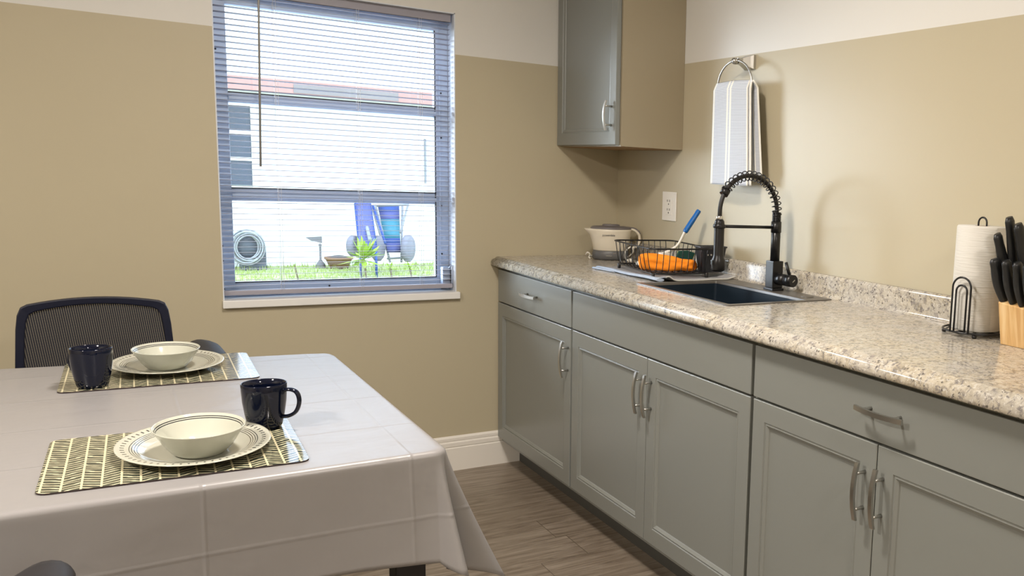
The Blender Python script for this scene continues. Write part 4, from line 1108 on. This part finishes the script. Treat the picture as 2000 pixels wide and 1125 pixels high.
bm = bm_new(); box(bm, wl_[0] - 0.55, wh_[0], -0.02, 0.0, wh_[2], wl_[2]); nw = obj('window', bm, M_dwin, nh, 'dark neighbour window')
bm = bm_new()
box(bm, wl_[0] - 0.60, wh_[0] + 0.07, -0.05, -0.02, wl_[2], wl_[2] + 0.06); box(bm, wh_[0], wh_[0] + 0.06, -0.05, -0.02, wh_[2] - 0.05, wl_[2])
for k in (1, 2): zz = wh_[2] + (wl_[2] - wh_[2]) * k / 3; box(bm, wl_[0] - 0.55, wh_[0], -0.04, -0.02, zz - 0.02, zz + 0.02)
obj('window_trim', bm, M_stucco, nw)
bm = bm_new(); box(bm, 1.02, 1.04, -0.03, 0, 1.05, 1.62); obj('downpipe', bm, M_alu, nh)
# palm crown just over the roof
pc = bp(570, 40, 13.0)
pm = thing('palm_tree', 'green palm crown showing above the neighbouring roof', 'tree', (pc.x, 13.0, GZ))
bm = bm_new(); tube(bm, [(0, 0, 0), (0.05, 0, pc.z - GZ - 0.1)], [0.13, 0.09], 12); obj('trunk', bm, M_stem, pm)
bm = bm_new()
for k in range(16):
    a = 2 * PI * k / 16; e = random.uniform(0.2, 1.0); prev = None
    for i in range(7):
        s_ = i / 6; r_ = 0.62 * s_; z_ = pc.z - GZ - 0.1 + 0.42 * s_ * e - 0.45 * s_ * s_
        p = Vector((r_ * math.cos(a), r_ * math.sin(a), z_)); sd = Vector((-math.sin(a), math.cos(a), 0)) * (0.07 * math.sin(PI * min(1, s_ + 0.12)) + 0.004)
        c_ = [bm.verts.new(p - sd - Vector((0, 0, 0.02))), bm.verts.new(p), bm.verts.new(p + sd - Vector((0, 0, 0.02)))]
        if prev: bm.faces.new([prev[0], prev[1], c_[1], c_[0]]); bm.faces.new([prev[1], prev[2], c_[2], c_[1]])
        prev = c_
obj('fronds', bm, M_leaf, pm, recalc=False)
# grass tufts (uncountable)
bm = bm_new()
for k in range(5200):
    y = random.uniform(5.0, 8.45); x = random.uniform(-1.6, 2.8) ; h_ = random.uniform(0.03, 0.085); a = random.uniform(0, PI); dx, dy = 0.006 * math.cos(a), 0.006 * math.sin(a); lx_ = random.uniform(-.02, .02)
    v = [bm.verts.new((x - dx, y - dy, GZ)), bm.verts.new((x + dx, y + dy, GZ)), bm.verts.new((x + lx_, y, GZ + h_))]; bm.faces.new(v)
go = obj('lawn_grass', bm, M_blade, recalc=False); tag(go, 'short bright green grass blades on the lawn', 'grass', kind='stuff')
# hose reel
YH = 8.2
p = bp(478, 480, YH)
hr = thing('hose_reel', 'pale garden hose coiled on a grey reel at the left by the neighbouring wall', 'hose reel', (p.x, YH, GZ))
hc = p.z - GZ
bm = bm_new(); lathe(bm, [(0, -0.16), (0.16, -0.16), (0.16, -0.14), (0.06, -0.12), (0.06, 0.12), (0.16, 0.14), (0.16, 0.16), (0, 0.16)], 24, 'y', (0, 0, hc)); obj('drum', bm, M_reel, hr)
bm = bm_new(); box(bm, -0.05, 0.20, -0.12, 0.12, 0, hc, bev=0.01); obj('stand', bm, M_reel, hr)
bm = bm_new()
for k in range(7):
    r_ = 0.12 + 0.020 * (k % 4); ty = random.uniform(-0.25, 0.25); cx_ = random.uniform(-.02, .02)
    tube(bm, [(cx_ + r_ * math.cos(2 * PI * i / 28), -0.17 - 0.02 * (k // 2) + ty * 0.1 * math.sin(2 * PI * i / 28), hc + r_ * 1.12 * math.sin(2 * PI * i / 28)) for i in range(28)], 0.009, 6, closed=True)
obj('hose', bm, M_hose, hr)
# planter pot and small garden ornament
YP = 8.1
p = bp(662, 512, YP)
fp = thing('flower_pot', 'low terracotta flower pot by the neighbouring wall left of the blue beach chair', 'flower pot', (p.x, YP, GZ))
bm = bm_new(); lathe(bm, [(0, 0), (0.10, 0), (0.145, 0.11), (0.16, 0.115), (0.16, 0.14), (0.145, 0.14), (0.135, 0.12), (0, 0.11)], 28); obj('pot_body', bm, M_terra, fp)
bm = bm_new(); gridmesh(bm, lambda i, j: ((0.138 * j) * math.cos(2 * PI * i), (0.138 * j) * math.sin(2 * PI * i), 0.125 + 0.035 * (1 - j * j)), 20, 5); obj('soil', bm, M_soil, fp)
p = bp(629, 500, YP)
orn = thing('garden_lantern', 'slim grey garden ornament beside the terracotta pot', 'garden ornament', (p.x, YP + 0.1, GZ))
bm = bm_new(); lathe(bm, [(0, 0), (0.06, 0), (0.045, 0.05), (0.012, 0.10), (0.012, 0.26), (0.02, 0.28), (0, 0.30)], 16); obj('post', bm, M_statue, orn)
bm = bm_new(); prism(bm, [(-0.16, 0.37), (0.02, 0.38), (0.02, 0.30), (-0.10, 0.33)], -0.01, 0.01, axis='y'); obj('vane', bm, M_statue, orn)
# folded beach chair and cart
YC = 7.4
YK = YC; YC = 7.1
p = bp(715, 500, YC)
bc = thing('folded_beach_chair', 'folded blue beach chair leaning against the neighbouring wall', 'beach chair', (p.x, YC, GZ))
def q3(u, v, Y, b): r_ = bp(u, v, Y); return (r_.x - b.location.x, r_.y - b.location.y, r_.z - b.location.z)
bm = bm_new()
c4 = [q3(694, 398, YC + 0.5, bc), q3(722, 398, YC + 0.5, bc), q3(734, 486, YC, bc), q3(703, 486, YC, bc)]
gridmesh(bm, lambda i, j: Vector(c4[0]).lerp(Vector(c4[1]), i).lerp(Vector(c4[3]).lerp(Vector(c4[2]), i), j), 3, 6)
sf = obj('sling', bm, M_clav, bc, recalc=False); s = sf.modifiers.new('solid', 'SOLIDIFY'); s.thickness = 0.02
bm = bm_new()
tube(bm, [c4[0], c4[3]], 0.016, 8); tube(bm, [c4[1], c4[2]], 0.018, 8); tube(bm, [c4[3], c4[2]], 0.014, 8); tube(bm, [c4[0], c4[1]], 0.014, 8); tube(bm, [Vector(c4[1]) + Vector((0.03, -0.02, -0.02)), Vector(c4[2]) + Vector((0.10, -0.02, 0.06))], 0.014, 8)
tube(bm, [c4[3], (c4[3][0], -0.02, 0)], 0.014, 8); tube(bm, [c4[2], (c4[2][0], -0.02, 0)], 0.014, 8)
obj('frame', bm, M_cblue, bc)
bm = bm_new(); s0 = Vector(c4[0]).lerp(Vector(c4[1]), 0.55) + Vector((0, -0.03, -0.12)); s1 = Vector(c4[3]).lerp(Vector(c4[2]), 0.6) + Vector((0, -0.03, 0.10)); tube(bm, [s0, s1], 0.020, 8, flat=(0.5, 1.0)); obj('strap', bm, M_alu, bc, 'pale strap')
YC = YK
p = bp(768, 505, YC)
ca = thing('beach_cart', 'blue and turquoise striped lounger on a wheeled metal cart outside', 'beach cart', (p.x, YC, GZ))
T_ = [q3(738, 404, YC + 0.35, ca), q3(779, 404, YC + 0.35, ca), q3(782, 497, YC, ca), q3(757, 497, YC, ca)]
tl, trr, brr, bll = map(Vector, T_)
bands = [(0.0, 0.12, M_cblue), (0.12, 0.28, M_clav), (0.28, 0.68, M_ctq), (0.68, 0.78, M_cblue), (0.78, 0.96, M_clav)]
for a_, b_, m_ in bands:
    bm = bm_new(); gridmesh(bm, lambda i, j: tl.lerp(trr, i).lerp(bll.lerp(brr, i), a_ + (b_ - a_) * j), 2, 3)
    so = obj('sling_stripe', bm, m_, ca, recalc=False); s = so.modifiers.new('solid', 'SOLIDIFY'); s.thickness = 0.02
bm = bm_new()
for a_, b_ in (((733, 400), (762, 512)), ((786, 400), (784, 512)), ((727, 405), (746, 470)), ((798, 396), (782, 455)), ((757, 505), (790, 503)), ((735, 402), (795, 400))):
    tube(bm, [q3(*a_, YC + 0.3, ca), q3(*b_, YC - 0.02, ca)], 0.013, 8)
obj('cart_frame', bm, M_alu, ca, 'pale metal tubes')
for u, v, r_ in ((690, 480, 0.105), (738, 485, 0.13), (797, 485, 0.14)):
    bm = bm_new(); c_ = q3(u, v, YC - 0.06, ca); lathe(bm, [(0, -0.04), (r_ * 0.85, -0.04), (r_, -0.02), (r_, 0.02), (r_ * 0.85, 0.04), (0, 0.04)], 28, 'y', (0, 0, 0)); bmesh.ops.rotate(bm, verts=bm.verts, cent=(0, 0, 0), matrix=Matrix.Rotation(math.radians(52), 3, 'Z')); bmesh.ops.scale(bm, verts=bm.verts, vec=(1, 1, 1.15)); bmesh.ops.translate(bm, verts=bm.verts, vec=c_); obj('wheel', bm, M_wheel, ca)
# leafy plants in front
def leafy(u, v, Y, R_, n_, label, hgt=None):
    p = bp(u, v, Y); t = thing('garden_plant', label, 'plant', (p.x, Y, GZ)); hz = (p.z - GZ) if hgt is None else hgt
    bm = bm_new(); tube(bm, [(0.04, 0, 0), (0, 0, hz)], 0.008, 6); obj('stem', bm, M_stem, t)
    bm = bm_new()
    for k in range(n_):
        a = 2 * PI * k / n_ + random.uniform(-.2, .2); el = random.uniform(-0.5, 1.25); L_ = R_ * random.uniform(0.7, 1.0)
        d = Vector((math.cos(a) * math.cos(el), math.sin(a) * math.cos(el), math.sin(el))); sd = d.cross(Vector((0, 0, 1)));
        if sd.length < 0.1: sd = Vector((1, 0, 0))
        sd = sd.normalized() * L_ * 0.14; b0 = Vector((0, 0, hz - 0.03 + 0.02 * random.random()))
        v_ = [bm.verts.new(b0), bm.verts.new(b0 + d * L_ * 0.5 + sd), bm.verts.new(b0 + d * L_), bm.verts.new(b0 + d * L_ * 0.5 - sd)]; bm.faces.new(v_)
    obj('leaves', bm, M_leaf, t, recalc=False)
leafy(710, 502, 5.6, 0.25, 44, 'bright green leafy plant in front of the blue beach chair')
leafy(762, 522, 5.4, 0.10, 18, 'small bushy plant right of the bright leafy plant')
leafy(800, 520, 5.9, 0.09, 18, 'small bushy plant at the right side of the lawn')
leafy(575, 516, 6.6, 0.035, 10, 'tiny weed in the middle of the lawn')
